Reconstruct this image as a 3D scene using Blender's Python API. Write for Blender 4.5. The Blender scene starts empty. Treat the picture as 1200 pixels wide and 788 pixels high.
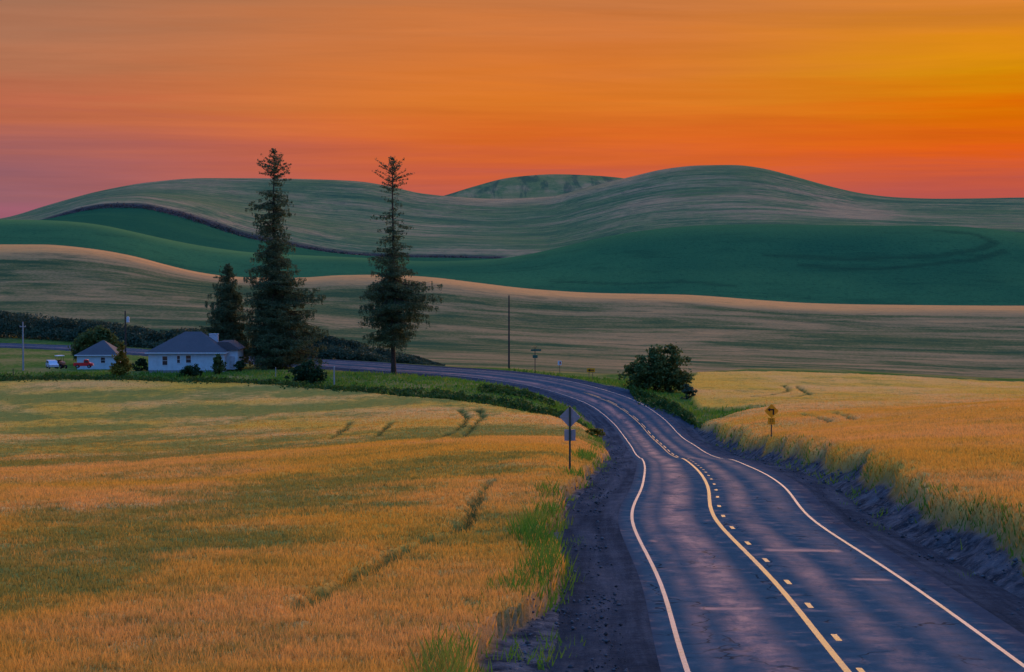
import bpy, math, random
import numpy as np
from mathutils import Vector

rng = np.random.default_rng(7)
random.seed(7)
SC = bpy.context.scene
COL = SC.collection
PI = math.pi

# ------------------------------------------------------------------ camera
F = 2239.0                       # focal length in photo pixels (1200 wide)
PITCH = math.atan((394 - 300) / F)
cp, sp = math.cos(PITCH), math.sin(PITCH)
cam = bpy.data.cameras.new('camera')
cam_o = bpy.data.objects.new('camera', cam); COL.objects.link(cam_o)
cam.sensor_width = 36; cam.lens = 36 * F / 1200
cam.clip_start = 0.5; cam.clip_end = 30000
cam_o.rotation_euler = (PI / 2 - PITCH, 0, 0)
SC.camera = cam_o

def zof(px, py, d):
    """height that a point at ground distance d (along Y) has when seen on row py"""
    v = (394 - np.asarray(py, float)) / F
    return d * (v * cp - sp) / (cp + v * sp)
def xof(px, py, d):
    v = (394 - np.asarray(py, float)) / F
    return d * ((np.asarray(px, float) - 600) / F) / (cp + v * sp)
def rowof(y, z):
    """photo row of a point"""
    fwd = y * cp - z * sp; up = y * sp + z * cp
    return 394 - F * up / fwd

# ------------------------------------------------------------------ numeric helpers
def pchip_slopes(x, y):
    h = np.diff(x, axis=0); dl = np.diff(y, axis=0) / h
    m = np.zeros_like(y)
    w1 = 2 * h[1:] + h[:-1]; w2 = h[1:] + 2 * h[:-1]
    same = dl[:-1] * dl[1:] > 0
    with np.errstate(divide='ignore', invalid='ignore'):
        hm = (w1 + w2) / (w1 / dl[:-1] + w2 / dl[1:])
    m[1:-1] = np.where(same, hm, 0)
    m[0] = dl[0]; m[-1] = dl[-1]
    return m
def pchip1(xk, yk, xq):
    xk = np.asarray(xk, float); yk = np.asarray(yk, float)
    m = pchip_slopes(xk[:, None], yk[:, None])[:, 0]
    xq = np.clip(xq, xk[0], xk[-1])
    i = np.clip(np.searchsorted(xk, xq) - 1, 0, len(xk) - 2)
    h = xk[i + 1] - xk[i]; t = (xq - xk[i]) / h
    return ((1 + 2 * t) * (1 - t) ** 2 * yk[i] + t * (1 - t) ** 2 * h * m[i]
            + t * t * (3 - 2 * t) * yk[i + 1] + t * t * (t - 1) * h * m[i + 1])
def smooth1(a, n):
    k = np.hanning(n + 2)[1:-1]; k /= k.sum()
    p = np.pad(a, (n // 2, n - 1 - n // 2), mode='edge')
    return np.convolve(p, k, 'valid')
def sstep(a, b, x):
    t = np.clip((np.asarray(x, float) - a) / (b - a), 0, 1)
    return t * t * (3 - 2 * t)
def vnoise(x, y, seed=0):
    """cheap value noise, 0..1"""
    xi = np.floor(x).astype(np.int64); yi = np.floor(y).astype(np.int64)
    xf = x - xi; yf = y - yi
    xf = xf * xf * (3 - 2 * xf); yf = yf * yf * (3 - 2 * yf)
    def hsh(a, b):
        h = (a * 374761393 + b * 668265263 + seed * 1442695041) & 0x7fffffff
        h = ((h ^ (h >> 13)) * 1274126177) & 0x7fffffff
        return ((h ^ (h >> 16)) & 0xffff) / 65535.0
    a = hsh(xi, yi); b = hsh(xi + 1, yi); c = hsh(xi, yi + 1); d = hsh(xi + 1, yi + 1)
    return (a * (1 - xf) + b * xf) * (1 - yf) + (c * (1 - xf) + d * xf) * yf
def fbm(x, y, seed=0, o=4):
    s = 0; a = 0.5
    for k in range(o):
        s = s + a * vnoise(x * 2 ** k + 17 * k, y * 2 ** k - 9 * k, seed + k); a *= 0.5
    return s / (1 - 0.5 ** o)

# ------------------------------------------------------------------ road centre line
RK = np.array([  # px, py, distance
    (1370, 1190, 20), (1008, 788, 37.5), (913, 675, 54), (852, 617, 69), (836, 570, 92), (813, 543, 132), (804, 537.6, 148), (797, 536.5, 162),
    (787, 531.5, 180), (780, 525, 196), (756, 501, 246), (724, 475, 275), (674, 456.5, 296), (626, 446, 309),
    (560, 438, 325), (470, 432, 341), (400, 427, 354), (300, 421, 372), (190, 413.5, 392), (80, 407, 411), (0, 404, 425),
    (-150, 399, 452), (-420, 394, 500), (-800, 390, 560)])
rp = np.stack([xof(RK[:, 0], RK[:, 1], RK[:, 2]), RK[:, 2], zof(RK[:, 0], RK[:, 1], RK[:, 2])], 1)
rp[0] = (6.55, 20, rp[1, 2] + 0.60)
rp = np.vstack([[(6.2, -10, rp[0, 2] + 0.9)], [(6.3, 5, rp[0, 2] + 0.5)], rp])
ch = np.concatenate([[0], np.cumsum(np.linalg.norm(np.diff(rp[:, :2], axis=0), axis=1))])
sq = np.arange(0, ch[-1], 0.5)
ctr = np.stack([pchip1(ch, rp[:, k], sq) for k in range(3)], 1)
for k in range(3):
    ctr[:, k] = smooth1(ctr[:, k], 41 if k < 2 else 17)
tan = np.gradient(ctr[:, :2], axis=0); tan /= np.linalg.norm(tan, axis=1)[:, None]
nrm = np.stack([tan[:, 1], -tan[:, 0]], 1)          # to the right of travel
ss = np.concatenate([[0], np.cumsum(np.linalg.norm(np.diff(ctr[:, :2], axis=0), axis=1))])
turn = np.zeros(len(ss))
bank = 0.075 * sstep(225, 262, ctr[:, 1]) * (1 - 0.7 * sstep(345, 400, ctr[:, 1]))   # superelevation of the bend

def road_coords(x, y):
    """signed lateral offset t (right +), index of the nearest centre sample"""
    x = np.asarray(x, float).ravel(); y = np.asarray(y, float).ravel()
    idx = np.zeros(len(x), np.int64); best = np.full(len(x), 1e18)
    cs = ctr[::4, :2]
    for a in range(0, len(x), 20000):
        X = x[a:a + 20000, None]; Y = y[a:a + 20000, None]
        d2 = (X - cs[None, :, 0]) ** 2 + (Y - cs[None, :, 1]) ** 2
        idx[a:a + 20000] = d2.argmin(1) * 4
    bi = idx.copy()
    for o in range(-4, 5):
        j = np.clip(idx + o, 0, len(ctr) - 1)
        d2 = (x - ctr[j, 0]) ** 2 + (y - ctr[j, 1]) ** 2
        m = d2 < best; best[m] = d2[m]; bi[m] = j[m]
    t = (x - ctr[bi, 0]) * nrm[bi, 0] + (y - ctr[bi, 1]) * nrm[bi, 1]
    along = (x - ctr[bi, 0]) * tan[bi, 0] + (y - ctr[bi, 1]) * tan[bi, 1]
    z = ctr[bi, 2]
    return t, bi, z

# ------------------------------------------------------------------ terrain knots
CX = np.array([-760, 0, 200, 400, 560, 680, 800, 900, 1050, 1200, 1960], float)
NEAR = [
    (20,  [1080, 1090, 1095, 1100, 1105, 1110, 1110, 1100, 1080, 1060, 1000]),
    (37.5, [796, 792, 790, 789, 788, 788, 788, 775, 745, 735, 715]),
    (69,  [640, 634, 628, 623, 619, 617, 617, 608, 588, 582, 572]),
    (92,  [598, 592, 587, 580, 574, 570, 570, 560, 543, 538, 530]),
    (132, [571, 563, 555, 541, 530, 530, 541, 528, 515, 506, 500]),
    (150, [567, 559, 551, 536, 525, 524, 534, 519, 505, 494, 490]),
    (178, [556, 549, 541, 528, 519, 520, 528, 513, 498, 483, 478]),
    (196, [548, 541, 534, 522, 513, 514, 520, 503, 490, 478, 474]),
    (246, [512, 507, 502, 493, 486, 490, 496, 483, 479, 474, 470]),
    (275, [485, 478, 474, 467, 462, 470, 478, 473, 470, 468, 465]),
    (300, [462, 457, 454, 450, 450, 454, 460, 461, 461, 462, 460]),
    (325, [446, 440, 439, 438, 438, 444, 449, 449, 452, 456, 455]),
    (345, [436, 431, 431, 431, 432, 437, 441, 440, 444, 451, 452]),
    (380, [421, 416, 419, 424, 426, 432, 437, 441, 447, 453, 455]),
    (425, [404, 402, 407, 414, 419, 425, 429, 433, 439, 446, 450]),
    (470, [393, 391, 396, 404, 410, 415, 419, 423, 429, 436, 440]),
    (540, [342, 342, 350, 368, 378, 385, 388, 391, 396, 399, 402]),
]
def curve(pts):
    p = np.array(pts, float)
    return lambda px: pchip1(p[:, 0], p[:, 1], px)
cN = curve([(-760, 300), (-200, 288), (0, 286), (50, 286), (100, 290), (150, 298), (200, 311), (230, 318), (265, 323), (300, 325), (350, 325),
            (400, 322), (450, 321.5), (500, 324), (560, 331), (620, 338), (700, 343), (800, 345), (900, 352), (950, 355), (1050, 357), (1200, 358), (1960, 352)])
cG = curve([(-760, 250), (-200, 256), (0, 257), (60, 258), (110, 262), (160, 272), (200, 281), (250, 290), (300, 296), (360, 299), (430, 302), (500, 306),
            (560, 304.5), (600, 301), (650, 291), (700, 279), (760, 269), (830, 263.5), (900, 262.5), (1000, 264), (1100, 264), (1150, 267), (1200, 273), (1500, 300), (1960, 310)])
cD = curve([(-760, 262), (0, 262), (50, 257), (100, 245), (130, 241), (160, 241), (200, 248), (250, 263), (290, 276), (330, 284), (400, 296),
            (460, 300), (530, 301), (590, 302), (650, 296), (760, 272), (900, 266), (1200, 272), (1960, 300)])
cF = curve([(-760, 290), (-300, 280), (0, 257), (60, 240), (120, 224), (180, 213.5), (240, 209), (300, 209), (360, 210), (420, 212.5), (460, 219), (490, 226),
            (525, 230), (580, 233), (640, 231), (690, 219), (740, 207), (780, 198), (820, 194), (860, 193.5), (890, 197), (930, 207), (970, 218), (1010, 227),
            (1050, 231.5), (1100, 233), (1150, 232.5), (1200, 231.5), (1500, 240), (1960, 260)])
cB = curve([(-760, 290), (300, 262), (460, 245), (520, 230), (555, 219), (600, 208), (650, 204.5), (700, 206.5), (740, 211), (800, 226), (900, 250), (1200, 262), (1960, 280)])

pxc = np.unique(np.concatenate([np.arange(-760, -100, 14), np.arange(-100, 1300, 3), np.arange(1300, 1961, 14)])).astype(float)
def sm(c, n=25):
    xx = np.arange(-760, 1961, 2.0)
    return np.interp(pxc, xx, smooth1(c(xx), n))
knots = []            # (distance array, row array)
one = np.ones(len(pxc))
for d, r in NEAR:
    xx = np.arange(-760, 1961, 2.0)
    knots.append((d * one, np.interp(pxc, xx, smooth1(pchip1(CX, r, xx), 41))))
N_, G_, D_, F_, B_ = sm(cN), sm(cG, 31), sm(cD, 15), sm(cF, 17), sm(cB, 17)
bankw = np.interp(pxc, [40, 100, 180, 260, 330, 420, 590, 640], [.3, 1.9, 2.3, 3.0, 2.0, 1.3, 1.2, .3])
knots += [(622 * one, N_ + 0.7), (710 * one, N_ + 24), (800 * one, N_ + 26), (930 * one, 0.5 * (N_ + G_) + 12),
          (1060 * one, G_ + 0.5), (1150 * one, np.maximum(G_ + 4, D_ + 4)), (1240 * one, D_ + 0.55 * np.maximum(G_ - D_, 3) + 1), (1350 * one, D_ + bankw), (1356 * one, D_ - bankw),
          (1560 * one, D_ * 0.5 + F_ * 0.5 - 2), (1760 * one, F_ + 0.4), (2000 * one, F_ + 22), (2250 * one, np.maximum(B_, F_) + 16), (2650 * one, B_ + 0.3),
          (3200 * one, B_ + 26), (5000 * one, 299 * one), (9000 * one, 300 * one)]
Kd = np.array([k[0] for k in knots]); Kz = np.array([zof(0, k[1], k[0]) for k in knots])
Kd = np.vstack([6 * one[None], Kd]); Kz = np.vstack([Kz[0:1] + 0.55, Kz])
Km = pchip_slopes(Kd, Kz)
# row distances
rows = [6.0]
while rows[-1] < 480: rows.append(rows[-1] * 1.0056 + 0.006)
while rows[-1] < 1400: rows.append(rows[-1] + 4.5)
rows = np.array(rows + list(np.arange(rows[-1] + 8, 2700, 8.0)) + [2750, 2850, 3000, 3200, 3600, 4200, 5000, 6500, 9000])
R_, C_ = len(rows), len(pxc)
def eval_cols(dq):
    out = np.zeros((len(dq), C_))
    k0 = Kd[:, 0]
    i = np.clip(np.searchsorted(k0, dq) - 1, 0, len(k0) - 2)
    h = (k0[i + 1] - k0[i])[:, None]; t = ((dq - k0[i]) / (k0[i + 1] - k0[i]))[:, None]
    return ((1 + 2 * t) * (1 - t) ** 2 * Kz[i] + t * (1 - t) ** 2 * h * Km[i] + t * t * (3 - 2 * t) * Kz[i + 1] + t * t * (t - 1) * h * Km[i + 1])
GZ = eval_cols(rows)
# soften the lofting along the line of sight a little (near land only)
GY = np.repeat(rows[:, None], C_, 1)
GX = (pxc[None, :] - 600) / F * GY * 1.0005
nearR = int(np.searchsorted(rows, 600))
GZ[:nearR] += (fbm(GX[:nearR] / 22, GY[:nearR] / 22, 3, 3) - 0.5) * 0.5 * sstep(20, 60, GY[:nearR])
BASE = GZ.copy()
T = np.full((R_, C_), 99.0); SI = np.zeros((R_, C_), np.int64); RZ = np.zeros((R_, C_))
t_, s_, z_ = road_coords(GX[:nearR], GY[:nearR])
T[:nearR] = t_.reshape(nearR, C_); SI[:nearR] = s_.reshape(nearR, C_); RZ[:nearR] = z_.reshape(nearR, C_)
edge_n = (fbm(ss[SI] / 5.0, ss[SI] * 0 + np.sign(T) * 7, 11, 3) - 0.5)     # ragged field edge
eL = -6.4 - 1.1 * (1 - sstep(37, 54, GY)) + 1.1 * edge_n
eR = 7.6 + 1.4 * edge_n
aT = np.abs(T)
reach = np.where(T > 0, 1 - sstep(5.9, 8.2, T), 1 - sstep(6.2, 9.5, -T))
farmix = sstep(225, 270, GY)
reach = reach * (1 - farmix) + farmix * (1 - sstep(5.8, 13.0, aT))
corr = RZ + bank[SI] * np.clip(T, -6, 6) - 0.30
corr = corr + 0.18 * sstep(5.6, 6.4, aT)            # the shoulder ribbon ends here
GZ = GZ * (1 - reach) + corr * reach
# rough cut bank on the right of the road
rough = sstep(5.9, 6.6, aT) * (1 - sstep(8.0, 9.5, aT)) * (GY < 260)
GZ += rough * (fbm(GX * 1.9, GY * 0.8, 5, 4) - 0.45) * np.where(T > 0, 0.42, 0.16)

# --------------------------------------------------------------- land use masks
PXG = 600 + GX / GY * F
def polydist(pts, x, y):
    p = np.array(pts, float); best = np.full(x.shape, 1e9)
    for a, b in zip(p[:-1], p[1:]):
        ab = b - a; L2 = (ab ** 2).sum()
        u = np.clip(((x - a[0]) * ab[0] + (y - a[1]) * ab[1]) / L2, 0, 1)
        best = np.minimum(best, np.hypot(x - a[0] - u * ab[0], y - a[1] - u * ab[1]))
    return best
lfar = pchip1([-760, 0, 200, 400, 480, 560, 640, 690, 760], [325, 314, 306, 284, 271, 257, 242, 226, 215], PXG)
wob = (fbm(GX / 6, GY / 6, 21, 3) - 0.5)
wheatL = (T < eL) * sstep(0, 1, (lfar + wob * 6 - GY) / 2 + 0.5)
pxl = pchip1([150, 225, 240, 248, 256, 270, 300, 330, 345], [600, 812, 818, 860, 900, 822, 806, 808, 816], GY)
rfar = pchip1([700, 900, 1050, 1200, 1960], [352, 350, 352, 352, 352], PXG)
wheatR = sstep(-.5, -.15, T - eR) * sstep(0, 1, (rfar - GY) / 3 + .5) * sstep(-3, 3, PXG - pxl + wob * 14)
wheat = np.clip(wheatL + wheatR, 0, 1) * (GY < 360)
def ground_hit(px, py, z=None):
    """first point of the land on the sight line through a photo pixel"""
    Z = GZ if z is None else z
    c = int(np.argmin(np.abs(pxc - px)))
    r = rowof(GY[:, c], Z[:, c])
    k = np.where(r <= py)[0]
    k = k[k > 2]
    i = k[0]
    f = (r[i - 1] - py) / (r[i - 1] - r[i] + 1e-9)
    y = GY[i - 1, c] + f * (GY[i, c] - GY[i - 1, c])
    return ((px - 600) / F * y, y)
def gline(pts): return [ground_hit(*p) for p in pts]
tracks = [gline([(345, 742), (385, 715), (430, 690), (480, 660), (535, 640), (552, 622), (557, 600), (578, 575)]),
          gline([(495, 527), (520, 515), (541, 503), (548, 494), (538, 484)]), gline([(535, 523), (546, 512), (566, 492), (560, 483)]),
          gline([(385, 520), (410, 500)]), gline([(440, 516), (458, 500)]),
          gline([(940, 490), (975, 502)]), gline([(975, 488), (1003, 499)]),
          gline([(868, 470), (900, 468), (925, 462), (920, 455)]), gline([(935, 456), (950, 466), (925, 470)]), gline([(865, 462), (910, 460)]), gline([(1000, 463), (1060, 464)])]
trk = np.full((R_, C_), 99.0); sub = slice(0, nearR)
for i, tr in enumerate(tracks):
    trk[sub] = np.minimum(trk[sub], polydist(tr, GX[sub], GY[sub]) / (0.8 if i == 0 else 1.0))
tram = (1 - sstep(0.22, 0.62, trk + (fbm(GX * .8, GY * .8, 31, 3) - .5) * 1.0)) * (.75 + .25 * sstep(.35, .6, fbm(GX / 4, GY / 4, 33, 3)))
g1 = gline([(-60, 715), (0, 700), (60, 668), (120, 640), (250, 605), (370, 578), (480, 556), (540, 545)])
g2 = gline([(-60, 551), (60, 547), (200, 539), (350, 531), (450, 524), (560, 515), (640, 511)])
g3 = gline([(220, 484), (280, 484), (330, 484)]); g4 = gline([(0, 470), (100, 470)]); g5 = gline([(-80, 712), (0, 706), (70, 692)])
def band(pl, w, nz=8, amp=1.0, seed=40):
    d = polydist(pl, GX[sub], GY[sub]) / w
    d = d + (fbm(GX[sub] / nz, GY[sub] / nz, seed, 4) - 0.5) * amp * 2
    o = np.zeros((R_, C_)); o[sub] = 1 - sstep(0.35, 1.15, d); return o
g6 = gline([(60, 745), (200, 705), (350, 665), (480, 625), (560, 592)])
green = np.clip(0.78 * band(g1, 7.5, 4, .9) + .14 * band(g6, 14, 4, 1.2, 48) + 0.85 * band(g2, 13.0, 7, .6, 44) + 0.8 * band(g3, 8, 9, .4, 45) + .5 * band(g4, 6, 9, .5, 46) + band(g5, 2.2, 3, .6, 47), 0, 1)
green = np.clip(green + 0.42 * sstep(.40, .75, fbm(GX / 12, GY / 22, 51, 4)) * (T < 0) + .22 * sstep(.48, .7, fbm(GX / 3, GY / 6, 53, 3)) + .62 * sstep(.36, .62, fbm(GX / 40, GY / 9, 52, 4)) * sstep(165, 190, GY) * (T < 0) + .25 * sstep(.48, .68, fbm(GX / 30, GY / 8, 54, 4)) * sstep(225, 250, GY) * (T > 0), 0, 1)
# crop height
GRZ = GZ.copy()
lift = wheat * (0.55 - 0.42 * tram * (GY > 40) - 0.16 * green) 
lift = lift + wheat * (fbm(GX * 1.1, GY * 1.1, 61, 3) - 0.5) * 0.22
GZ = GZ + lift
gravel = (1 - sstep(0, .6, np.where(T > 0, T - eR + .8, eL + .3 - T))) * 1.0
gravel = gravel * (GY < 300) + (GY >= 300) * (1 - sstep(5.0, 6.4, aT + wob * 1.5))
hillw = sstep(0, 1, (GY - pchip1([-760, 0, 150, 300, 400, 480, 560, 640, 700, 800, 900, 1200, 1960], [455, 452, 436, 402, 384, 372, 352, 342, 338, 372, 425, 432, 432], PXG) + wob * 10) / 8)
grass = np.clip(1 - wheat - gravel - hillw, 0, 1)

# ------------------------------------------------------------------ sampling
def samp(A, x, y):
    px = 600 + np.asarray(x) / np.asarray(y) / 1.0005 * F
    ci = np.clip(np.interp(px, pxc, np.arange(C_)), 0, C_ - 1.001); ri = np.clip(np.interp(y, rows, np.arange(R_)), 0, R_ - 1.001)
    c0 = ci.astype(int); r0 = ri.astype(int); fc = ci - c0; fr = ri - r0
    return (A[r0, c0] * (1 - fr) + A[r0 + 1, c0] * fr) * (1 - fc) + (A[r0, c0 + 1] * (1 - fr) + A[r0 + 1, c0 + 1] * fr) * fc
def gz(x, y): return float(samp(GZ, np.array([x]), np.array([y]))[0])
def spot(px, d, dz=0.0):
    """a place on the land: photo column px at distance d"""
    x = (px - 600) / F * d * 1.001
    return Vector((x, d, gz(x, d) + dz))

# ------------------------------------------------------------------ materials
def s2l(r, g, b):
    f = lambda c: ((c / 255 + 0.055) / 1.055) ** 2.4 if c > 10 else c / 255 / 12.92
    return (f(r), f(g), f(b), 1)
class NT:
    def __init__(self, mat):
        self.t = mat.node_tree; self.n = self.t.nodes; self.l = self.t.links
    def node(self, typ, **kw):
        n = self.n.new(typ)
        for k, v in kw.items(): setattr(n, k, v)
        return n
    def put(self, sock, v):
        if isinstance(v, bpy.types.NodeSocket): self.l.new(v, sock)
        elif v is not None:
            try: sock.default_value = v
            except Exception: sock.default_value = (v, v, v)
    def math(self, op, a, b=None, c=None, clamp=False):
        n = self.node('ShaderNodeMath', operation=op, use_clamp=clamp)
        self.put(n.inputs[0], a)
        if b is not None: self.put(n.inputs[1], b)
        if c is not None: self.put(n.inputs[2], c)
        return n.outputs[0]
    def noise(self, vec, scale, detail=4, rough=.55, dist=0.0):
        n = self.node('ShaderNodeTexNoise'); self.put(n.inputs['Vector'], vec)
        n.inputs['Scale'].default_value = scale; n.inputs['Detail'].default_value = detail
        n.inputs['Roughness'].default_value = rough; n.inputs['Distortion'].default_value = dist
        return n.outputs['Fac']
    def mapping(self, vec, scale=(1, 1, 1), rot=(0, 0, 0), loc=(0, 0, 0)):
        n = self.node('ShaderNodeMapping'); self.put(n.inputs['Vector'], vec)
        n.inputs['Scale'].default_value = scale; n.inputs['Rotation'].default_value = rot; n.inputs['Location'].default_value = loc
        return n.outputs[0]
    def ramp(self, f, stops, interp='LINEAR'):
        n = self.node('ShaderNodeValToRGB'); self.put(n.inputs[0], f)
        cr = n.color_ramp; cr.interpolation = interp
        while len(cr.elements) < len(stops): cr.elements.new(0.5)
        for e, (p, c) in zip(cr.elements, stops):
            e.position = p; e.color = c if len(c) == 4 else (*c, 1)
        return n.outputs[0]
    def step(self, f, a, b):
        n = self.node('ShaderNodeMapRange', interpolation_type='SMOOTHSTEP'); self.put(n.inputs[0], f)
        n.inputs[1].default_value = a; n.inputs[2].default_value = b
        return n.outputs[0]
    def mix(self, f, a, b, blend='MIX'):
        n = self.node('ShaderNodeMix', data_type='RGBA', blend_type=blend)
        self.put(n.inputs[0], f)
        self.put(n.inputs[6], a if not isinstance(a, tuple) else (*a[:3], 1)); self.put(n.inputs[7], b if not isinstance(b, tuple) else (*b[:3], 1))
        return n.outputs[2]
    def attr(self, name):
        return self.node('ShaderNodeAttribute', attribute_name=name).outputs['Fac']
    def pos(self): return self.node('ShaderNodeNewGeometry').outputs['Position']
    def bump(self, h, strength, dist):
        n = self.node('ShaderNodeBump'); self.put(n.inputs['Height'], h)
        n.inputs['Strength'].default_value = strength; n.inputs['Distance'].default_value = dist
        return n.outputs[0]
def new_mat(name, color=(.5, .5, .5), rough=.8, spec=.3, metal=0.0):
    m = bpy.data.materials.new(name); m.use_nodes = True
    b = m.node_tree.nodes['Principled BSDF']
    if isinstance(color, tuple): b.inputs['Base Color'].default_value = (*color[:3], 1)
    b.inputs['Roughness'].default_value = rough; b.inputs['Specular IOR Level'].default_value = spec; b.inputs['Metallic'].default_value = metal
    return m, NT(m), b
def plain(name, c, rough=.7, spec=.3, metal=0.0, var=0.25, scale=3.0):
    m, t, b = new_mat(name, c, rough, spec, metal)
    n = t.noise(t.node('ShaderNodeTexCoord').outputs['Object'], scale, 5)
    d = tuple(x * (1 - var) for x in c); l = tuple(min(1, x * (1 + var)) for x in c)
    t.put(b.inputs['Base Color'], t.ramp(n, [(0.3, d), (0.7, l)]))
    return m

# --- colours of the crops
W_GOLD, W_PALE, W_UNRIPE = (.74, .405, .060), (.84, .440, .135), (.225, .235, .055)
def wheat_color(t, p, green_f):
    n1 = t.noise(p, .045, 5, .6); n2 = t.noise(p, .9, 4, .65); n3 = t.noise(p, 5.0, 3, .6)
    c = t.mix(t.step(n1, .38, .66), (*W_GOLD, 1), (*W_PALE, 1))
    n4 = t.noise(p, .22, 5, .7)
    f = t.math('ADD', green_f, t.math('ADD', t.math('MULTIPLY', t.math('SUBTRACT', n2, .5), 1.9), t.math('MULTIPLY', t.math('SUBTRACT', n4, .5), 1.9)), clamp=True)
    f = t.math('MULTIPLY', t.step(f, .06, 1.05), .92)
    c = t.mix(f, c, (*W_UNRIPE, 1))
    n5 = t.noise(p, 1.6, 5, .75); c = t.mix(t.math('MULTIPLY', t.step(n5, .56, .70), t.math('ADD', .22, t.math('MULTIPLY', green_f, .75), clamp=True)), c, (.070, .110, .030, 1))
    c = t.mix(t.math('MULTIPLY', t.step(n3, .5, .72), .45), c, (.26, .14, .035, 1))
    return c

def land_material():
    m, t, b = new_mat('land', rough=1, spec=0)
    p = t.pos(); aw, ag, ah, agr, au = [t.attr(k) for k in ('wheat', 'grass', 'hill', 'gravel', 'unripe')]
    n1 = t.noise(p, .08, 5, .6); n2 = t.noise(p, 1.5, 5, .65)
    cw = wheat_color(t, p, au)
    cg = t.mix(n1, (.040, .105, .018, 1), (.120, .190, .034, 1)); cg = t.mix(t.math('MULTIPLY', t.step(t.math('ADD', t.math('MULTIPLY', n2, .5), t.math('MULTIPLY', n1, .5)), .44, .60), .8), cg, (.30, .21, .08, 1))
    cr = t.mix(t.step(t.noise(p, .8, 6, .75), .36, .64), (.024, .030, .040, 1), (.105, .115, .135, 1)); cr = t.mix(t.step(t.noise(p, 5, 5, .7), .55, .72), cr, (.21, .18, .16, 1))
    # wheat slope behind: streaks that follow the contour
    w = t.node('ShaderNodeVectorMath', operation='ADD'); t.put(w.inputs[0], p)
    wv = t.node('ShaderNodeCombineXYZ'); t.put(wv.inputs[2], t.math('MULTIPLY', t.math('SUBTRACT', t.noise(p, .012, 3), .5), 26.0)); t.put(w.inputs[1], wv.outputs[0])
    s1 = t.noise(t.mapping(w.outputs[0], (.011, .055, .055), rot=(0, 0, .12)), 1.0, 6, .60, 1.1)
    s2 = t.noise(t.mapping(w.outputs[0], (.035, .33, .30), loc=(5, 3, 1), rot=(0, 0, .06)), 1.0, 5, .65, .25)
    s3 = t.noise(p, 1.1, 4, .7)
    sx = t.node('ShaderNodeSeparateXYZ'); t.put(sx.inputs[0], p)
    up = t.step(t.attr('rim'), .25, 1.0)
    lft = t.step(sx.outputs[0], 30, -60)
    f = t.math('ADD', t.math('ADD', t.math('MULTIPLY', s1, .72), t.math('MULTIPLY', s2, .28)), t.math('MULTIPLY', t.math('SUBTRACT', s3, .5), .28))
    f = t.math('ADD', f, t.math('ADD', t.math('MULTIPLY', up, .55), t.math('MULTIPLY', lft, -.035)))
    ch = t.ramp(f, [(.38, (.050, .092, .042)), (.46, (.130, .135, .052)), (.52, (.260, .190, .085)), (.62, (.42, .25, .11)), (.95, (.74, .34, .115))])
    cw = t.mix(t.math('MULTIPLY', t.attr('tram'), .9), cw, (.045, .060, .018, 1))
    pat = t.noise(t.mapping(w.outputs[0], (.045, .16, .16), rot=(0, 0, .10)), 1.0, 6, .72, .6); spk = t.noise(t.mapping(p, (.35, 1.0, 1.0)), 1.0, 4, .75)
    ch = t.mix(t.math('MULTIPLY', t.step(pat, .53, .66), t.math('SUBTRACT', .62, t.math('MULTIPLY', up, .5))), ch, (.050, .090, .045, 1))
    ch = t.mix(t.math('MULTIPLY', t.step(spk, .54, .70), .40), ch, (.075, .085, .040, 1))
    c = t.mix(ag, cw, cg); c = t.mix(ah, c, ch); c = t.mix(agr, c, cr)
    # explicit: where nothing but wheat -> wheat colour
    t.put(b.inputs['Base Color'], c)
    hb = t.math('ADD', t.math('MULTIPLY', t.noise(p, 3.0, 6, .75), 1.0), t.math('MULTIPLY', t.noise(p, 14, 4, .7), .5))
    t.put(b.inputs['Normal'], t.bump(hb, .55, .25))
    return m
def green_hill_material():
    m, t, b = new_mat('young green crop', rough=1, spec=0)
    p = t.pos(); n1 = t.noise(p, .010, 4, .5); n2 = t.noise(t.mapping(p, (.02, .06, .25)), 1.0, 5, .6, .4); n3 = t.noise(p, .5, 4, .7)
    c = t.mix(t.step(n1, .3, .7), (.030, .118, .056, 1), (.052, .160, .066, 1))
    c = t.mix(t.math('MULTIPLY', t.step(n2, .5, .72), .42), c, (.016, .058, .034, 1))
    c = t.mix(t.math('MULTIPLY', t.step(n3, .48, .68), .55), c, (.018, .065, .038, 1))
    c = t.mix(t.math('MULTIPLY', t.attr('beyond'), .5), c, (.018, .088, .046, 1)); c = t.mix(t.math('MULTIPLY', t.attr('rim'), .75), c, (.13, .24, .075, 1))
    c = t.mix(t.math('MULTIPLY', t.attr('track'), .42), c, (.018, .042, .028, 1))
    t.put(b.inputs['Base Color'], c)
    t.put(b.inputs['Normal'], t.bump(t.noise(p, .6, 5, .7), .5, 1.2))
    return m
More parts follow.
